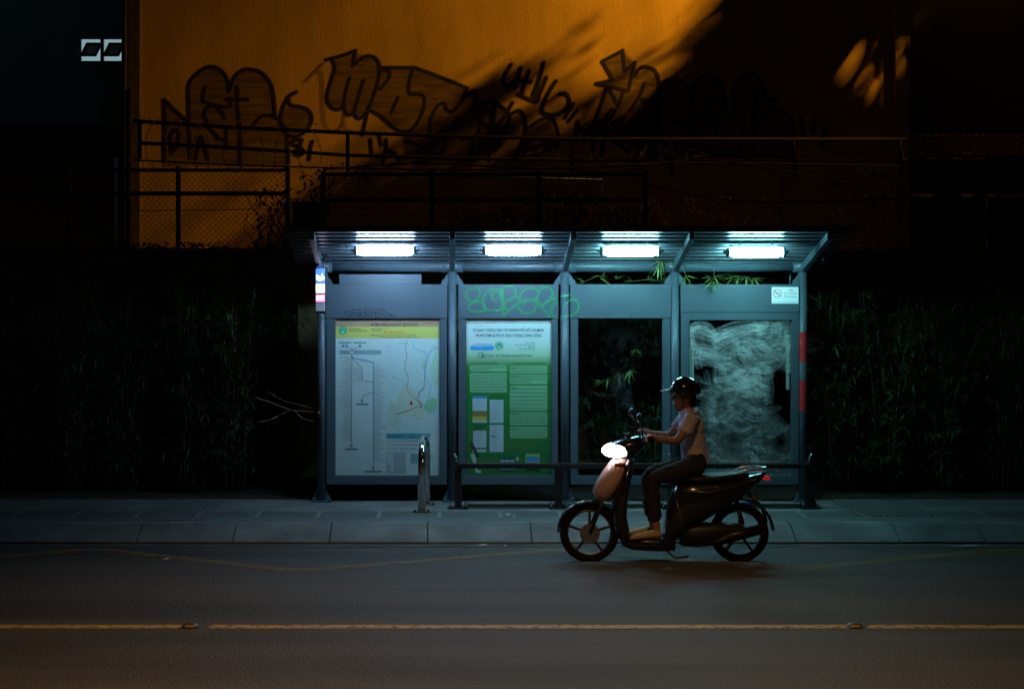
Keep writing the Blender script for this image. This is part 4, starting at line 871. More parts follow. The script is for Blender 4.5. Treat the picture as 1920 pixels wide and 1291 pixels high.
# razor wire coil
g = MB(); D = 19.75; xa, xb = PX(262, D), PX(600, D); turns = 7; pts = []
for k in range(turns*28+1):
    t = k/(turns*28); a = 2*math.pi*turns*t; xx = xa+(xb-xa)*t+.06*math.sin(a*.37)
    cz = PZ(266+16*t, D); pts.append((xx+.17*math.sin(a), D+.28*math.sin(a), cz+.32*math.cos(a)))
g.tube(pts, .004, 5)
for k in range(0, len(pts), 2):
    p = Vector(pts[k]); g.tube([p+Vector((-.018, 0, .012)), p+Vector((.018, 0, -.012))], .004, 3, smooth=False)
tag(g.build('razor_wire', mat('galvanised', (.20, .15, .09), .4, metal=.5)), 'coils of razor wire over the left mesh fence', 'wire')
g = MB(); D = 20.5; xa, xb = PX(980, D), PX(1330, D); pts = []
for k in range(9*24+1):
    t = k/(9*24); a = 2*math.pi*9*t; pts.append((xa+(xb-xa)*t+.16*math.sin(a)*math.sin(a*.23+1), D+.16*math.cos(a), PZ(290, D)+.07*math.sin(a+math.sin(a*.4))+.05*math.sin(a*.37)))
g.tube(pts, .0035, 4)
for k in range(0, len(pts), 4):
    p = Vector(pts[k]); g.tube([p+Vector((-.015, 0, .013)), p+Vector((.015, 0, -.013))], .003, 3, smooth=False)
tag(g.build('razor_wire', M_rust), 'tangled barbed wire under the crown graffiti at centre', 'wire')
g = MB(); D = 19.3; g.box(PX(548, D), PX(604, D), D, D+.25, PZ(470, D), PZ(382, D)); cb = tag(g.build('utility_box', mat('box_grey', (.10, .09, .08), .7, var=.3)), 'dull grey utility box between the two mesh fences', 'box')
g = MB(); g.box(PX(546, D), PX(606, D), D-.03, D+.27, PZ(384, D)+.01, PZ(378, D)); g.build('lid', MATS['box_grey'], cb)
# slack cables strung across the wall behind the fences
for pl, dpt, lb in (([(250, 300), (520, 312), (900, 318), (1300, 306), (1690, 312)], 21.5, 'slack black cable strung low across the ochre wall'), ([(605, 318), (800, 306), (1000, 316), (1215, 310)], 20.4, 'thin cable sagging above the dark mesh fence'),
                    ([(960, 296), (1130, 322), (1330, 300), (1600, 345), (1690, 350)], 20.9, 'black cable drooping toward the wall corner at right'), ([(1212, 345), (1400, 378), (1690, 372)], 20.2, 'lowest black cable right of the dark mesh fence')):
    g = MB(); g.tube([P(x, y, dpt) for x, y in catmull(pl, 6)], .012, 6); tag(g.build('slack_cable', M_rubber), lb, 'cable')
# creepers on and behind the mesh
def creeper(label, boxes, seed, D):
    r1 = random.Random(seed); o = empty('creeper', P(boxes[0][0], boxes[0][3], D), label, 'plant'); gs = MB(); gl = MB()
    for (xa, xb, ya, yb, n) in boxes:
        for _ in range(max(3, n//28)):
            x, y = r1.uniform(xa, xb), yb; pts = []
            for k in range(7): pts.append(P(x, y, D+r1.uniform(-.1, .1))); x += r1.uniform(-22, 22); y -= (yb-ya)/6.5
            gs.tube(pts, .006, 4)
        for _ in range(n):
            p = P(r1.uniform(xa, xb), ya+(yb-ya)*r1.random()**.7, D+r1.uniform(-.25, .25)); leaf(gl, p, Vector((r1.uniform(-1, 1), r1.uniform(-1, 1), r1.uniform(-1, .2))), r1.uniform(.06, .12), .04, r1)
    gs.build('stems', M_bark, o); gl.build('foliage', mat('dark_creeper_leaf', (.012, .017, .007), .8, var=.5, scale=3, spec=.15), o)
CREEP = [('tangled creeper behind the mesh fence above the shelter roof', [(860, 1230, 380, 450, 1100), (1000, 1120, 340, 400, 160)], 3, 20.2), ('dry creeper hanging at the gap between the two mesh fences', [(480, 620, 345, 470, 520), (560, 700, 300, 345, 110)], 4, 19.9),
         ('dark creeper mass on the wall right of the mesh fence', [(1215, 1500, 360, 480, 260), (1560, 1690, 300, 480, 150)], 5, 20.6), ('low creeper along the top of the left concrete wall', [(0, 540, 452, 482, 700)], 6, 19.6)]  # leaf mass at right is added to darken the tree-shaded wall
# blue pipe behind the mesh
g = MB(); g.tube([P(700, 326, 20.3), P(1130, 337, 20.3)], .012, 8); tag(g.build('blue_pipe', mat('blue_pipe', (.01, .15, .45), .4)), 'thin blue pipe glinting behind the mesh fence', 'pipe')

# ------------------------------------------------------------------ plants
def leaf(g, p, d, L, wd, r1):
    d = d.normalized(); s = d.cross(Vector((r1.uniform(-.4, .4), r1.uniform(-.4, .4), 1))); 
    if s.length < 1e-3: s = Vector((1, 0, 0))
    s.normalize(); m1 = p+d*L*.35; droop = Vector((0, 0, -L*.12))
    g.poly((p, m1-s*wd/2, p+d*L+droop, m1+s*wd/2))
def cluster(g, p, r1, n=6, L=.14, out=None):
    base = out if out else Vector((r1.uniform(-1, 1), r1.uniform(-1, 1), r1.uniform(-.4, .3)))
    for _ in range(n):
        d = base.normalized()*.6+Vector((r1.uniform(-1, 1), r1.uniform(-1, 1), r1.uniform(-1.1, .3)))*.8; l = L*r1.uniform(.6, 1.15)
        leaf(g, p, d, l, l*.13, r1)
def bamboo_meshes(seed, H=2.6, W=.55, canes=13, lm=None):
    r1 = random.Random(seed); gc = MB(); gl = MB()
    for c in range(canes):
        a = r1.uniform(0, 6.28); r0 = r1.uniform(0, .16); bx, by = r0*math.cos(a), r0*math.sin(a); a2 = r1.uniform(0, 6.28); ln = r1.uniform(.1, W); h = H*r1.uniform(.65, 1.0)
        pts = [Vector((bx+math.cos(a2)*ln*(t**1.8), by+math.sin(a2)*ln*(t**1.8)*.8, h*t-.25*ln*t**4)) for t in [k/8 for k in range(9)]]
        gc.tube(pts, [.010*(1-.7*k/8) for k in range(9)], 5)
        for _ in range(26):
            t = r1.uniform(.10, 1); k = min(7, int(t*8)); p = pts[k].lerp(pts[k+1], t*8-k); tw = Vector((r1.uniform(-1, 1), r1.uniform(-1, 1), r1.uniform(-.1, .7))).normalized()*r1.uniform(.08, .34)
            gc.tube([p, p+tw*.6+Vector((0, 0, .02)), p+tw], [.003, .002, .001], 3, cap=False)
            cluster(gl, p+tw, r1, r1.randint(5, 8)); cluster(gl, p+tw*.6, r1, 3)
    return gc, gl
for c_ in CREEP: creeper(*c_)
protos = []
for s_ in range(4):
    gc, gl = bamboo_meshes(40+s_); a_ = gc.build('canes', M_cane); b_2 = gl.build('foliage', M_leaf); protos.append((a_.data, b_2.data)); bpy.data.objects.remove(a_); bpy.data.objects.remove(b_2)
def plant(i, x, y, rz, sc_, label, group, name='bamboo_plant'):
    o = empty(name, (x, y, .12), label, 'plant', group); o.rotation_euler = (0, 0, rz); o.scale = (sc_[0], sc_[0], sc_[1])
    for nm, me in zip(('canes', 'foliage'), protos[i % 4]):
        c = bpy.data.objects.new(nm, me); COL.objects.link(c); c.parent = o
r4 = random.Random(12)
k = 0
for row, (y, step) in enumerate(((17.25, .62), (18.0, .75))):
    x = -6.0+.2*row
    while x < PX(560, y)-.15:
        far = x < PX(300, 17.3)
        plant(k, x+r4.uniform(-.1, .1), y+r4.uniform(-.12, .12), r4.uniform(0, 6.28), (r4.uniform(.9, 1.15), r4.uniform(.88, 1.04)), 'dark bamboo plant in the hedge left of the bus shelter', 'bamboo plants left of the shelter'); x += step; k += 1
for y, xs in ((17.15, (4.15, 4.7, 5.3, 5.95, 6.6)), (17.9, (4.4, 5.1, 5.8, 6.5, 7.2))):
    for x in xs: plant(k, x, y+r4.uniform(-.1, .1), r4.uniform(0, 6.28), (r4.uniform(.9, 1.15), r4.uniform(.86, 1.0)), 'dark bamboo plant in the hedge right of the bus shelter', 'bamboo plants right of the shelter'); k += 1
for x in (-.9, .0, .8, 1.35, 1.8, 2.25, 2.75, 3.3): plant(k, x, 17.6+r4.uniform(-.1, .2), r4.uniform(0, 6.28), (.85, r4.uniform(.84, .93)), 'bamboo plant growing close behind the shelter panels', 'bamboo plants behind the shelter'); k += 1
# leafy sprigs lit by the lamps
def sprig(label, stem, D, leaves, L, r_seed, dd=0):
    r1 = random.Random(r_seed); o = empty('bamboo_sprig', P(stem[0][0], stem[0][1], D), label, 'plant', 'lit bamboo sprigs at the shelter')
    g = MB(); pts = [P(x, y, D)+Vector((0, dd*i, 0)) for i, (x, y) in enumerate(stem)]; g.tube(pts, .0035, 5); g.build('stem', M_cane, o)
    g = MB()
    for (x, y, n, ang) in leaves:
        p = P(x, y, D)
        for j in range(n):
            a = R(ang+(j-(n-1)/2)*26+r1.uniform(-9, 9)); l = L*r1.uniform(.7, 1.1); leaf(g, p, Vector((math.cos(a), r1.uniform(-.5, .1), math.sin(a))), l, l*.16, r1)
    g.build('leaves', M_leaf_lit, o)
sprig('green bamboo sprig hanging over the header of the smeared panel', [(1338, 500), (1339, 520), (1337, 530)], 16.3, [(1337, 527, 7, -90), (1340, 518, 4, -20), (1336, 519, 4, 200)], .15, 1)
sprig('green bamboo leaves beside the last inner post', [(1283, 505), (1286, 517)], 16.32, [(1285, 517, 6, -80)], .14, 2)
sprig('spray of bamboo leaves above the smeared panel', [(1420, 525), (1400, 519), (1375, 517)], 16.6, [(1400, 519, 6, -100), (1385, 518, 5, 200), (1412, 521, 5, -40), (1375, 518, 4, 180)], .16, 3)
sprig('bamboo leaves curling over the beam below the third lamp', [(1240, 520), (1243, 495), (1240, 482)], 16.36, [(1240, 487, 7, -100), (1248, 482, 5, 10), (1235, 500, 3, -120)], .16, 4)
sprig('bamboo leaves poking out under the roof left of the third lamp', [(1140, 505), (1128, 492), (1118, 480)], 16.5, [(1120, 478, 6, -100), (1112, 481, 5, 190), (1132, 487, 5, -40)], .16, 5)
sprig('bamboo leaves above the clear panel near the middle post', [(1090, 530), (1112, 521), (1120, 516)], 16.62, [(1112, 520, 5, 60), (1125, 522, 5, 20), (1095, 528, 4, 170)], .14, 6)
sprig('bamboo leaves above the right part of the clear panel', [(1250, 530), (1215, 524), (1180, 528)], 16.64, [(1215, 524, 5, 20), (1240, 527, 5, 60), (1185, 527, 4, 150), (1155, 524, 4, 80)], .13, 7)
sprig('bamboo branch hanging behind the clear glass panel', [(1190, 690), (1172, 700), (1150, 706), (1130, 712)], 16.75, [(1182, 693, 5, -70), (1160, 700, 5, -110), (1140, 708, 5, -100), (1128, 713, 3, 190)], .13, 8)
sprig('small bamboo shoot high behind the clear glass panel', [(1200, 615), (1196, 640), (1192, 655)], 16.78, [(1192, 654, 6, -90)], .10, 9)
for (a, lb, sd) in ((((1275, 500), (1300, 492), (1340, 494)), 'bamboo twig lying on the beam by the fourth rafter', 10), (((1345, 497), (1370, 490), (1395, 488)), 'bamboo twig on the beam under the fourth lamp', 11)):
    sprig(lb, a, 16.55, [(x, y, 4, 90*j) for j, (x, y) in enumerate(a)], .11, sd)
# dry branch reaching to the left post
M_dry = mat('dry_branch', (.20, .07, .04), .8, var=.3, scale=20)
g = MB(); D = 16.5
for pl, r_ in (([(478, 745), (510, 755), (540, 767), (570, 771), (598, 772)], .008), ([(481, 792), (505, 787), (525, 778), (541, 769)], .007), ([(553, 770), (565, 783), (580, 788), (602, 789), (612, 777)], .007), ([(500, 733), (535, 752), (575, 762), (600, 775)], .004)):
    g.tube([P(x, y, D)+Vector((0, -.02*math.sin(x), 0)) for x, y in catmull(pl, 4)], r_, 6)
g.ball(P(598, 774, D-.08), .022, 8, 6); tag(g.build('dry_branch', M_dry), 'bare reddish dry branch reaching to the left shelter post', 'branch')
# tree at the upper right that shades the wall
tr = empty('street_tree', (9.9, 22.7, .1), 'dark leafy tree standing past the right edge, crown over the wall', 'tree')
g = MB(); g.tube([(9.9, 22.7, 0), (9.8, 22.75, 2.5), (9.5, 22.8, 5), (9.0, 22.8, 7), (8.4, 22.8, 8.4)], [.22, .18, .15, .10, .05], 12)
g.build('trunk', M_bark, tr)
gb = MB(); gl = MB(); r5 = random.Random(21)
LP = Vector((9.0, 22.0, 10.5)); LIT = [(300, -400), (1420, -400), (1345, -20), (1290, 70), (1250, 160), (1235, 235), (1160, 265), (1060, 300), (900, 312), (560, 330), (400, 480), (200, 480)]
def in_poly(x, y, q_):
    r_ = False
    for (x1, y1), (x2, y2) in zip(q_, q_[1:]+q_[:1]):
        if (y1 > y) != (y2 > y) and x < (x2-x1)*(y-y1)/(y2-y1)+x1: r_ = not r_
    return r_
GAPS = ((1640, 138, 105, 120), (1590, 405, 110, 80), (1195, 400, 85, 90), (1345, 265, 120, 50), (1690, 420, 70, 110))
blobs = []
for cx, cy, rx, ry, n in ((1660, 20, 250, 160, 1250), (1560, 230, 230, 90, 650), (1800, -160, 300, 200, 500), (1470, 40, 75, 80, 700), (1400, 130, 75, 60, 480), (1320, 225, 90, 60, 520), (1180, 310, 130, 60, 300), (1400, 340, 250, 70, 1700),
                          (880, 225, 150, 60, 520), (1010, 330, 220, 40, 620), (780, 400, 200, 50, 420), (960, 130, 90, 30, 34), (1200, 440, 300, 70, 1500), (1060, 215, 60, 30, 20), (1900, 200, 150, 300, 1200), (1860, -20, 190, 130, 1300), (1540, 430, 300, 120, 800)):
    W_ = P(cx, cy, DW); c_ = LP.lerp(W_, .40); blobs.append((tuple(c_), (rx*.0033*1.3, .22, ry*.0033*1.3), n))
for c, s_, n in blobs:
    hub = Vector((9.2, 22.8, 6.6)); cc = Vector(c); gb.tube([hub, hub.lerp(cc, .5)+Vector((0, 0, .15)), cc], [.05, .03, .012], 6)
    big = .09 if n > 800 else .05
    for _ in range(n):
        u = Vector([max(-1.0, min(1.0, r5.gauss(0, .5))) for _k in range(3)]); p = cc+Vector((u.x*s_[0], u.y*s_[1], u.z*s_[2]))
        W_ = LP+(p-LP)*(2/(p.y-22.0)); wx, wy = VX+W_.x*F/DW, VY-(W_.z-CAMZ)*F/DW
        if in_poly(wx+r5.gauss(0, 30), wy+r5.gauss(0, 22), LIT) and r5.random() < (.50 if ((wx-870)/150)**2+((wy-215)/60)**2 < 1 else .93): continue
        if any(((wx-a_)/c_)**2+((wy-b_)/d_)**2 < 1 for a_, b_, c_, d_ in GAPS) and r5.random() < .90: continue
        leaf(gl, p, Vector((r5.uniform(-1, 1), r5.uniform(-1, 1), r5.uniform(-1, .4))), r5.uniform(.08, .15)*(big/.05)**.5, big, r5)
gb.build('branches', M_bark, tr); gl.build('crown', M_leaf, tr)

# ------------------------------------------------------------------ scooter
DB = 13.7
def B(px, py, y=0.): return Vector((PX(px, DB), DB+y, PZ(py, DB)))
k_ = DB/F
sc_o = empty('motor_scooter', B(1245, 1050.6), 'dark motor scooter riding left past the shelter with headlight on', 'scooter')
M_body = mat('scooter_black', (.014, .014, .017), .22, var=.15, scale=5, coat=.6)
M_apron_lit = mat('scooter_lit_apron', (.52, .36, .33), .3, var=.06, scale=4, coat=.5)  # apron colour carries the pinkish light of headlight and shelter lamps
M_seat = mat('seat_vinyl', (.012, .011, .011), .55, var=.2, scale=20)
def wheel(px, drum):
    w_ = MB(); c = B(px, 998); Rt = .226
    w_.ring(c, Rt, 40, .028, 'y', tn=10); wo = w_.build('wheel', M_rubber, sc_o)
    h = MB(); h.ring(c, Rt-.036, 36, .011, 'y', tn=6)
    h.tube([c+Vector((0, -.045, 0)), c+Vector((0, .045, 0))], .03, 14)
    for k in range(5):
        a = 2*math.pi*k/5+.3; h.bar(c, c+Vector((math.cos(a), 0, math.sin(a)))*(Rt-.036), .022, .026, up=(0, 1, 0))
    h.build('rim', mat('alloy', (.10, .10, .11), .35, metal=.8), wo)
    if drum:
        d = MB(); d.tube([c+Vector((0, -.052, 0)), c+Vector((0, -.046, 0))], .085, 22); d.build('brake_disc', mat('disc_steel', (.3, .3, .3), .3, metal=.9), wo)
wheel(1105, True); wheel(1386, False)
def loftp(secs, e=2.6, n=18):
    """side-view sections: (px top, py top, px bottom, py bottom, half width)"""
    out = []
    for (xa, ya, xb, yb, hw) in secs:
        a, b = B(xa, ya), B(xb, yb); out.append(((a+b)/2, (0, hw, 0), (a-b)/2))
    g = MB(); g.loft(out, n, e); return g
# front fork and fender
g = MB()
for s_ in (-1, 1): g.tube([B(1105, 998, s_*.065), B(1122, 955, s_*.065), B(1140, 910, s_*.05)], .015, 10)
g.tube([B(1136, 925), B(1168, 842), B(1180, 812)], .022, 10); g.build('fork', mat('fork_grey', (.05, .05, .05), .4, metal=.6), sc_o)
g = MB(); secs = []
for k in range(15):
    a = R(25+k*11); c = B(1105, 998)+Vector((math.cos(a)*.268, 0, math.sin(a)*.268)); nrm = Vector((math.cos(a), 0, math.sin(a))); e_ = .6+.4*math.sin(math.pi*k/14)
    secs.append((c, (0, .062*e_, 0), nrm*.018*e_))
g.loft(secs, 14, 2.4); g.build('front_fender', M_body, sc_o)
# front apron (pale from painted-in light) with black inner shield
loftp([(1172, 853, 1176, 868, .09), (1146, 862, 1182, 872, .13), (1132, 880, 1176, 890, .155), (1119, 900, 1165, 908, .15), (1110, 920, 1152, 926, .12), (1116, 934, 1145, 940, .07)], 2.2).build('front_apron', M_apron_lit, sc_o)
loftp([(1170, 858, 1190, 860, .14), (1160, 890, 1182, 895, .20), (1150, 925, 1175, 930, .22), (1146, 960, 1174, 965, .19), (1150, 990, 1180, 995, .15), (1165, 1018, 1195, 1012, .13)], 3).build('leg_shield', M_body, sc_o)
# headlight nose / handlebar cover
loftp([(1140, 836, 1143, 854, .05), (1150, 827, 1152, 858, .10), (1172, 820, 1176, 860, .125), (1195, 815, 1192, 852, .12), (1212, 818, 1206, 840, .07)], 2.4).build('handlebar_cowl', M_body, sc_o)
M_head = emis('headlight_glow', (1, .80, .82), 14)
g = MB(); c = B(1157, 842)
g.loft([(c+Vector((.085-.215*t/14, 0, -.008*t/14)), (0, .12*max(.03, 1-(t/14)**3.2)**.5, 0), (0, 0, .068*max(.03, 1-(t/14)**3.2)**.5)) for t in range(15)], 28, 2.6)
hl = g.build('headlight', M_head, sc_o)
# handlebars, grips, mirrors, levers
g = MB(); g.tube([B(1200, 812, -.10), B(1205, 815, -.20), B(1214, 818, -.34)], .012, 8); g.tube([B(1200, 812, .10), B(1205, 815, .20), B(1214, 818, .34)], .012, 8); hb = g.build('handlebar', mat('bar_steel', (.1, .1, .1), .3, metal=.8), sc_o)
for s_ in (-1, 1):
    g = MB(); g.tube([B(1207, 816, s_*.23), B(1214, 818, s_*.345)], .018, 12); g.build('grip', M_rubber, hb)
    g = MB(); g.tube([B(1196, 812, s_*.21), B(1198, 819, s_*.31)], .006, 6); g.build('brake_lever', M_chrome, hb)
    g = MB(); g.tube([B(1200, 814, s_*.19), B(1196, 795, s_*.22), B(1192, 783, s_*.27)], .006, 8)
    mr_ = g.build('mirror', M_black, sc_o); g = MB(); c = B(1190, 778, s_*.29); g.loft([(c+Vector((-.02, 0, 0)), (0, .03, 0), (0, 0, .022)), (c, (0, .058, 0), (0, 0, .042)), (c+Vector((.012, 0, 0)), (0, .056, 0), (0, 0, .040))], 16, 2.6); g.build('mirror_shell', M_black, mr_)
    g = MB(); c = c+Vector((.0135, 0, 0)); g.loft([(c, (0, .05, 0), (0, 0, .035)), (c+Vector((.001, 0, 0)), (0, .05, 0), (0, 0, .035))], 16, 2.6); g.build('mirror_glass', mat('mirror', (.8, .8, .8), .03, metal=1, var=0), mr_)
# floorboard, underbody, rear body, seat, tail
loftp([(1158, 996, 1166, 1022, .10), (1180, 1003, 1184, 1028, .15), (1230, 1004, 1230, 1030, .16), (1262, 1000, 1262, 1030, .15)], 4).build('floorboard', M_body, sc_o)
loftp([(1245, 985, 1248, 1018, .12), (1256, 925, 1268, 1012, .15), (1268, 898, 1290, 990, .165), (1300, 896, 1320, 975, .17), (1345, 896, 1352, 955, .155), (1390, 892, 1388, 932, .115), (1425, 886, 1415, 912, .06), (1437, 884, 1430, 896, .03)], 2.6).build('rear_body', M_body, sc_o)
loftp([(1256, 889, 1262, 902, .10), (1270, 886, 1275, 900, .14), (1310, 889, 1312, 902, .15), (1345, 886, 1348, 900, .135), (1385, 882, 1387, 895, .115), (1402, 884, 1402, 892, .07)], 3).build('seat', M_seat, sc_o)
loftp([(1270, 990, 1276, 1022, .09), (1300, 980, 1305, 1024, .11), (1350, 978, 1350, 1020, .10), (1385, 980, 1385, 1012, .07), (1400, 988, 1400, 1005, .04)], 3).build('engine', mat('engine_grey', (.03, .03, .03), .5, metal=.6), sc_o)
g = MB(); g.tube([B(1300, 1015, -.14), B(1340, 1010, -.15), B(1362, 1000, -.16), B(1425, 985, -.17)], [.02, .025, .048, .044], 14); g.build('exhaust', mat('exhaust_black', (.02, .02, .02), .4, metal=.6), sc_o)
g = MB()
for s_ in (-1, 1): g.tube([B(1375, 888, s_*.10), B(1395, 878, s_*.115), B(1425, 876, s_*.09), B(1436, 877, s_*.03), B(1437, 877, 0)], .011, 10)
g.build('grab_rail', mat('rail_silver', (.7, .72, .72), .25, metal=.7), sc_o)
g = MB(); secs = []
for k in range(11):
    a = R(95-k*9); c = B(1386, 998)+Vector((math.cos(a)*.29, 0, math.sin(a)*.29)); nrm = Vector((math.cos(a), 0, math.sin(a))); secs.append((c, (0, .055, 0), nrm*.012))
g.loft(secs, 12, 2.4); g.tube([B(1405, 925), B(1428, 950), B(1438, 978)], [.02, .014, .01], 8); g.build('rear_fender', M_black, sc_o)
g = MB(); g.loft([(B(1432, 894), (0, .07, 0), (0, 0, .022)), (B(1442, 896), (0, .055, 0), (0, 0, .016))], 14, 3); g.build('tail_light', emis('tail_red', (1, .03, .02), .25, (.3, .01, .01)), sc_o)
g = MB(); g.tube([B(1398, 998, .07), B(1385, 945, .09), B(1378, 920, .10)], .012, 8); g.ring(B(1392, 970, .08), .0, 1, .0); g.tube([B(1395, 985, .075), B(1384, 940, .09)], .022, 12); g.build('shock_absorber', mat('spring_red', (.10, .02, .02), .4), sc_o)
g = MB(); g.tube([B(1240, 1022, -.10), B(1262, 1040, -.16), B(1285, 1036, -.17)], .009, 8); g.build('side_stand', M_black, sc_o)

# small fittings: indicators, seams, cables
for s_ in (-1, 1):
    g = MB(); g.loft([(B(1150, 868, s_*.10), (0, .035, 0), (0, 0, .014)), (B(1160, 866, s_*.13), (0, .03, 0), (0, 0, .018)), (B(1170, 866, s_*.145), (0, .012, 0), (0, 0, .010))], 12, 2.4); g.build('indicator', mat('amber_lens', (.55, .16, .02), .2), sc_o)
    g = MB(); g.tube([B(1275, 915, s_*.172), B(1320, 918, s_*.176), B(1370, 908, s_*.148), B(1415, 896, s_*.075)], .004, 6); g.tube([B(1262, 930, s_*.158), B(1272, 965, s_*.168), B(1280, 1000, s_*.155)], .003, 6)
    g.build('trim_line', mat('trim_silver', (.35, .35, .36), .3, metal=.8), sc_o)
    g = MB(); g.tube([B(1200, 815, s_*.19), B(1178, 806, s_*.16), B(1166, 818, s_*.10)], .005, 6); g.build('cable', M_rubber, sc_o)
# ------------------------------------------------------------------ rider
def skin_mesh(verts, edges, radii, root=0, sub=2):
    me = bpy.data.meshes.new('sk'); me.from_pydata([tuple(v) for v in verts], edges, []); o = bpy.data.objects.new('sk', me); COL.objects.link(o)
    sm = o.modifiers.new('skin', 'SKIN'); sm.use_smooth_shade = True
    for i, r in enumerate(radii):
        d = me.skin_vertices[0].data[i]; d.radius = (r if isinstance(r, tuple) else (r, r)); d.use_root = (i == root)
    if sub: s = o.modifiers.new('sub', 'SUBSURF'); s.levels = sub; s.render_levels = sub
    dg = bpy.context.evaluated_depsgraph_get(); dg.update(); ev = o.evaluated_get(dg); out = bpy.data.meshes.new_from_object(ev)
    bpy.data.objects.remove(o); return out
def add_mesh(g, me):
    b = len(g.v); g.v += [tuple(v.co) for v in me.vertices]; sm = g.smooth; g.smooth = True
    for p in me.polygons: g.face([b+i for i in p.vertices])
    g.smooth = sm; bpy.data.meshes.remove(me)
rid = empty('person', B(1300, 890), 'rider in pink shirt and dark trousers with helmet gripping the scooter bars', 'person')
J = dict(pel=B(1304, 866), wst=B(1303, 838), chs=B(1297, 803), upc=B(1293, 780), nck=B(1289, 764), hd0=B(1286, 752))
for s_, n in ((-1, 'n'), (1, 'f')):
    J.update({'hip'+n: B(1302, 874, s_*.085), 'kne'+n: B(1217, 892, s_*.15), 'ank'+n: B(1226, 983, s_*.12), 'hel'+n: B(1231, 996, s_*.12), 'toe'+n: B(1186, 999, s_*.135),
              'cla'+n: B(1293, 776, s_*.09), 'sho'+n: B(1293, 782, s_*.165), 'elb'+n: B(1262, 822, s_*.25), 'wri'+n: B(1226, 817, s_*.275), 'pal'+n: B(1214, 812, s_*.285)})
from mathutils import noise
def wrinkle(o, amp, sx, sz):
    me = o.data; ns = [v.normal.copy() for v in me.vertices]
    for v, n_ in zip(me.vertices, ns):
        c = v.co; d = noise.noise(Vector((c.x*sx, c.y*sx, (c.z+c.x*.5)*sz)))+.5*noise.noise(Vector((c.x*sx*2, c.y*sx*2+9, (c.z-c.x*.7)*sz*1.7)))
        v.co = c+n_*amp*d
V = list(J.keys()); idx = {n: i for i, n in enumerate(V)}
rad = dict(pel=.110, wst=(.100, .090), chs=(.125, .11), upc=(.10, .09), nck=.050, hd0=.055)
for n in 'nf': rad.update({'hip'+n: .095, 'kne'+n: .058, 'ank'+n: .036, 'hel'+n: .034, 'toe'+n: .026, 'cla'+n: .07, 'sho'+n: .058, 'elb'+n: .038, 'wri'+n: .025, 'pal'+n: (.022, .036)})
E = [('pel', 'wst'), ('wst', 'chs'), ('chs', 'upc'), ('upc', 'nck'), ('nck', 'hd0')]
for n in 'nf': E += [('pel', 'hip'+n), ('hip'+n, 'kne'+n), ('kne'+n, 'ank'+n), ('ank'+n, 'hel'+n), ('hel'+n, 'toe'+n), ('upc', 'cla'+n), ('cla'+n, 'sho'+n), ('sho'+n, 'elb'+n), ('elb'+n, 'wri'+n), ('wri'+n, 'pal'+n)]
g = MB(); add_mesh(g, skin_mesh([J[v] for v in V], [(idx[a], idx[b]) for a, b in E], [rad[v] for v in V]))
# head
hc = B(1283, 741); 
secs = []
for t, rx, ry, ox in ((-.125, .035, .035, -.03), (-.11, .06, .048, -.022), (-.08, .078, .060, -.012), (-.04, .088, .069, -.004), (0, .095, .074, 0), (.04, .096, .076, .004), (.08, .082, .066, .006), (.105, .055, .045, .006), (.118, .02, .02, .006)):
    secs.append((hc+Vector((ox, 0, t)), (rx, 0, 0), (0, ry, 0)))
g.loft(secs, 20, 2.1)
g.loft([(hc+Vector((-.088, 0, .0)), (.012, 0, 0), (0, .010, 0)), (hc+Vector((-.098, 0, -.025)), (.018, 0, 0), (0, .015, 0)), (hc+Vector((-.09, 0, -.038)), (.012, 0, 0), (0, .014, 0))], 10, 2)   # nose
for s_ in (-1, 1):
    g.loft([(hc+Vector((.004, s_*.071, .02)), (.016, 0, 0), (0, .008, 0)), (hc+Vector((.002, s_*.078, .0)), (.020, 0, 0), (0, .012, 0)), (hc+Vector((-.004, s_*.073, -.03)), (.010, 0, 0), (0, .008, 0))], 8, 2)   # ears
g.loft([(hc+Vector((-.083, -.022, -.062)), (.006, 0, 0), (0, 0, .005)), (hc+Vector((-.090, 0, -.063)), (.008, 0, 0), (0, 0, .009)), (hc+Vector((-.083, .022, -.062)), (.006, 0, 0), (0, 0, .005))], 8, 2)  # lips
# hands: four fingers curled round the grip and a thumb
for s_, n in ((-1, 'n'), (1, 'f')):
    for k, (ln, off) in enumerate(((.9, -.030), (1.0, -.010), (.95, .010), (.78, .029))):
        c = B(1211, 817, s_*.285+off*1.0); a0 = 70; pts = []
        for j in range(6):
            a = R(a0+j*38*ln); pts.append(c+Vector((math.cos(a)*.029, 0, math.sin(a)*.029)))
        pts = [J['pal'+n]+Vector((.012, off*.8, .002))]+pts; g.tube(pts, [.010, .0095, .009, .0088, .0085, .008, .006], 8)
    c = B(1214, 818, s_*.245); g.tube([J['wri'+n]+Vector((-.02, -s_*.018, .0)), c+Vector((.012, 0, .014)), c+Vector((-.012, 0, .024)), c+Vector((-.030, 0, .012))], [.012, .011, .010, .007], 8)
body = g.build('body', mat('skin', (.34, .17, .11), .55, var=.06, scale=6), rid)
g = MB()
for s_ in (-1, 1): g.ball(hc+Vector((-.083, s_*.030, .008)), (.008, .012, .010), 10, 6)
g.build('eyes', mat('eye', (.6, .6, .6), .2), rid); g = MB()
for s_ in (-1, 1): g.ball(hc+Vector((-.090, s_*.030, .008)), (.003, .005, .005), 8, 6); g.tube([hc+Vector((-.084, s_*.014, .030)), hc+Vector((-.086, s_*.030, .034)), hc+Vector((-.078, s_*.048, .028))], .003, 5)
g.build('brows_and_pupils', M_black, rid)
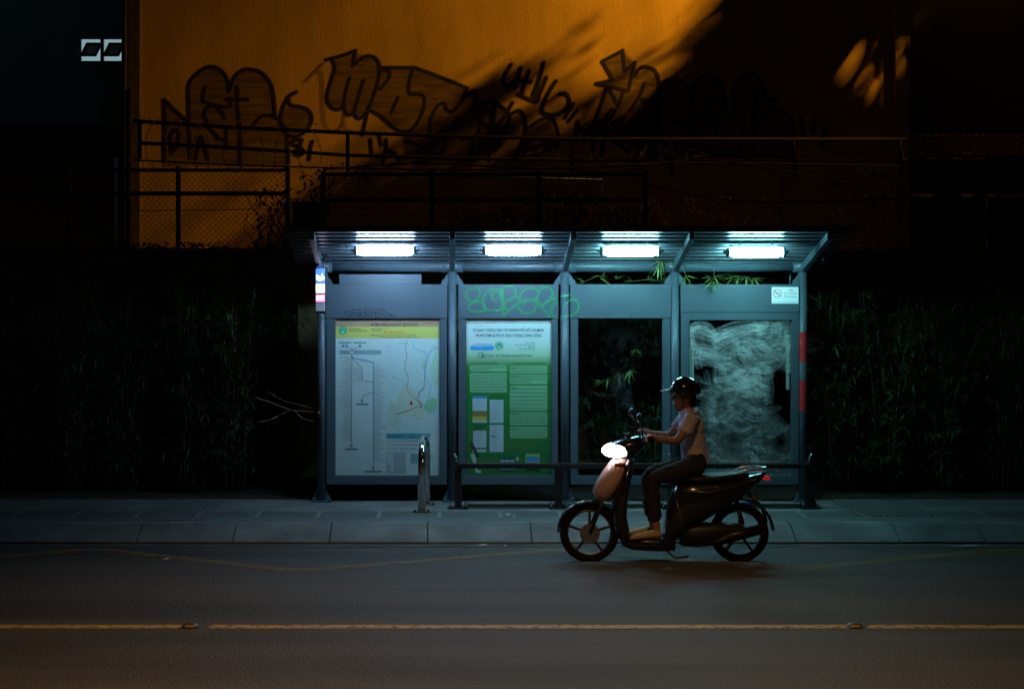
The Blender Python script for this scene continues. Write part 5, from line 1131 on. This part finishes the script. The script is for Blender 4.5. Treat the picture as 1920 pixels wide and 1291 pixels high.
# shirt with short sleeves
def sub_body(names, edges, scale, extra=None, rr=None):
    vs = [extra[n] if extra and n in extra else J[n] for n in names]; ii = {n: i for i, n in enumerate(names)}
    rs = []
    for n in names:
        r = (rr or {}).get(n, rad.get(n, .05)); rs.append(tuple(q_*scale for q_ in r) if isinstance(r, tuple) else r*scale)
    return skin_mesh(vs, [(ii[a], ii[b]) for a, b in edges], rs, sub=3)
ex = {'hem': B(1306, 873), 'col': B(1290, 769), 'slvn': J['shon'].lerp(J['elbn'], .72), 'slvf': J['shof'].lerp(J['elbf'], .72)}
g = MB(); add_mesh(g, sub_body(['wst', 'hem', 'chs', 'upc', 'col', 'clan', 'shon', 'slvn', 'claf', 'shof', 'slvf'], [('hem', 'wst'), ('wst', 'chs'), ('chs', 'upc'), ('upc', 'col'), ('upc', 'clan'), ('clan', 'shon'), ('shon', 'slvn'), ('upc', 'claf'), ('claf', 'shof'), ('shof', 'slvf')], 1.13, ex, {'hem': .140, 'wst': (.118, .105), 'col': .06, 'slvn': .058, 'slvf': .058}))
wrinkle_s = g.build('shirt', mat('pink_cotton', (.60, .52, .62), .9, var=.15, scale=9, bump=1.0, bscale=14, stretch=(1, 1, 2)), rid)
ex = {}
for n in 'nf': ex['cuf'+n] = J['kne'+n].lerp(J['ank'+n], .93)
g = MB(); add_mesh(g, sub_body(['pel', 'wst', 'hipn', 'knen', 'cufn', 'hipf', 'knef', 'cuff'], [('pel', 'wst'), ('pel', 'hipn'), ('hipn', 'knen'), ('knen', 'cufn'), ('pel', 'hipf'), ('hipf', 'knef'), ('knef', 'cuff')], 1.12, ex, {'pel': .132, 'wst': .098, 'cufn': .052, 'cuff': .052, 'knen': .064, 'knef': .064}))
wrinkle_t = g.build('trousers', mat('dark_denim', (.012, .013, .018), .85, var=.3, scale=16, bump=.3), rid)
wrinkle(wrinkle_s, .013, 9, 20); wrinkle(wrinkle_t, .009, 10, 22)
for s_, n in ((-1, 'n'), (1, 'f')):
    g = MB(); h, t_ = J['hel'+n], J['toe'+n]; secs = []
    for u, hw, hh in ((-.14, .030, .020), (.0, .042, .034), (.3, .044, .036), (.6, .050, .030), (.9, .048, .024), (1.1, .034, .018), (1.2, .015, .010)):
        c = h.lerp(t_, u); secs.append((c+Vector((0, 0, hh-.034)), (0, hw, 0), (0, 0, hh)))
    g.loft(secs, 14, 2.6); g.build('shoe', mat('tan_shoe', (.36, .26, .12), .6, var=.15, scale=12), rid)
# hair and open-face helmet
g = MB(); g.loft([(hc+Vector((.045, 0, .03)), (.055, 0, 0), (0, .070, 0)), (hc+Vector((.055, 0, -.04)), (.050, 0, 0), (0, .068, 0)), (hc+Vector((.065, 0, -.11)), (.036, 0, 0), (0, .055, 0)), (hc+Vector((.075, 0, -.17)), (.022, 0, 0), (0, .035, 0)), (hc+Vector((.08, 0, -.20)), (.008, 0, 0), (0, .012, 0))], 14, 2.2); g.build('hair', mat('black_hair', (.010, .008, .008), .5), rid)
g = MB(); secs = []
for k in range(11):
    a = R(-8+k*9.8); secs.append((hc+Vector((.006, 0, .035+.128*math.sin(a))), (.137*max(.02, math.cos(a)), 0, 0), (0, .122*max(.02, math.cos(a)), 0)))
g.loft(secs, 24, 2.1); hm = g.build('helmet', mat('helmet_black', (.015, .015, .018), .16, coat=.8, var=.1), rid)
g = MB(); g.loft([(hc+Vector((-.11, 0, .055)), (0, .10, 0), (0, 0, .010)), (hc+Vector((-.16, 0, .048)), (0, .085, 0), (0, 0, .006)), (hc+Vector((-.205, 0, .036)), (0, .05, 0), (0, 0, .004))], 16, 2.4); g.build('visor', mat('visor_grey', (.30, .34, .34), .2), hm)
g = MB(); g.tube([hc+Vector((-.01, -.082, .03)), hc+Vector((-.02, -.074, -.05)), hc+Vector((-.045, -.03, -.125)), hc+Vector((-.05, 0, -.132)), hc+Vector((-.045, .03, -.125)), hc+Vector((-.02, .074, -.05)), hc+Vector((-.01, .082, .03))], .006, 6); g.build('chin_strap', M_black, hm)
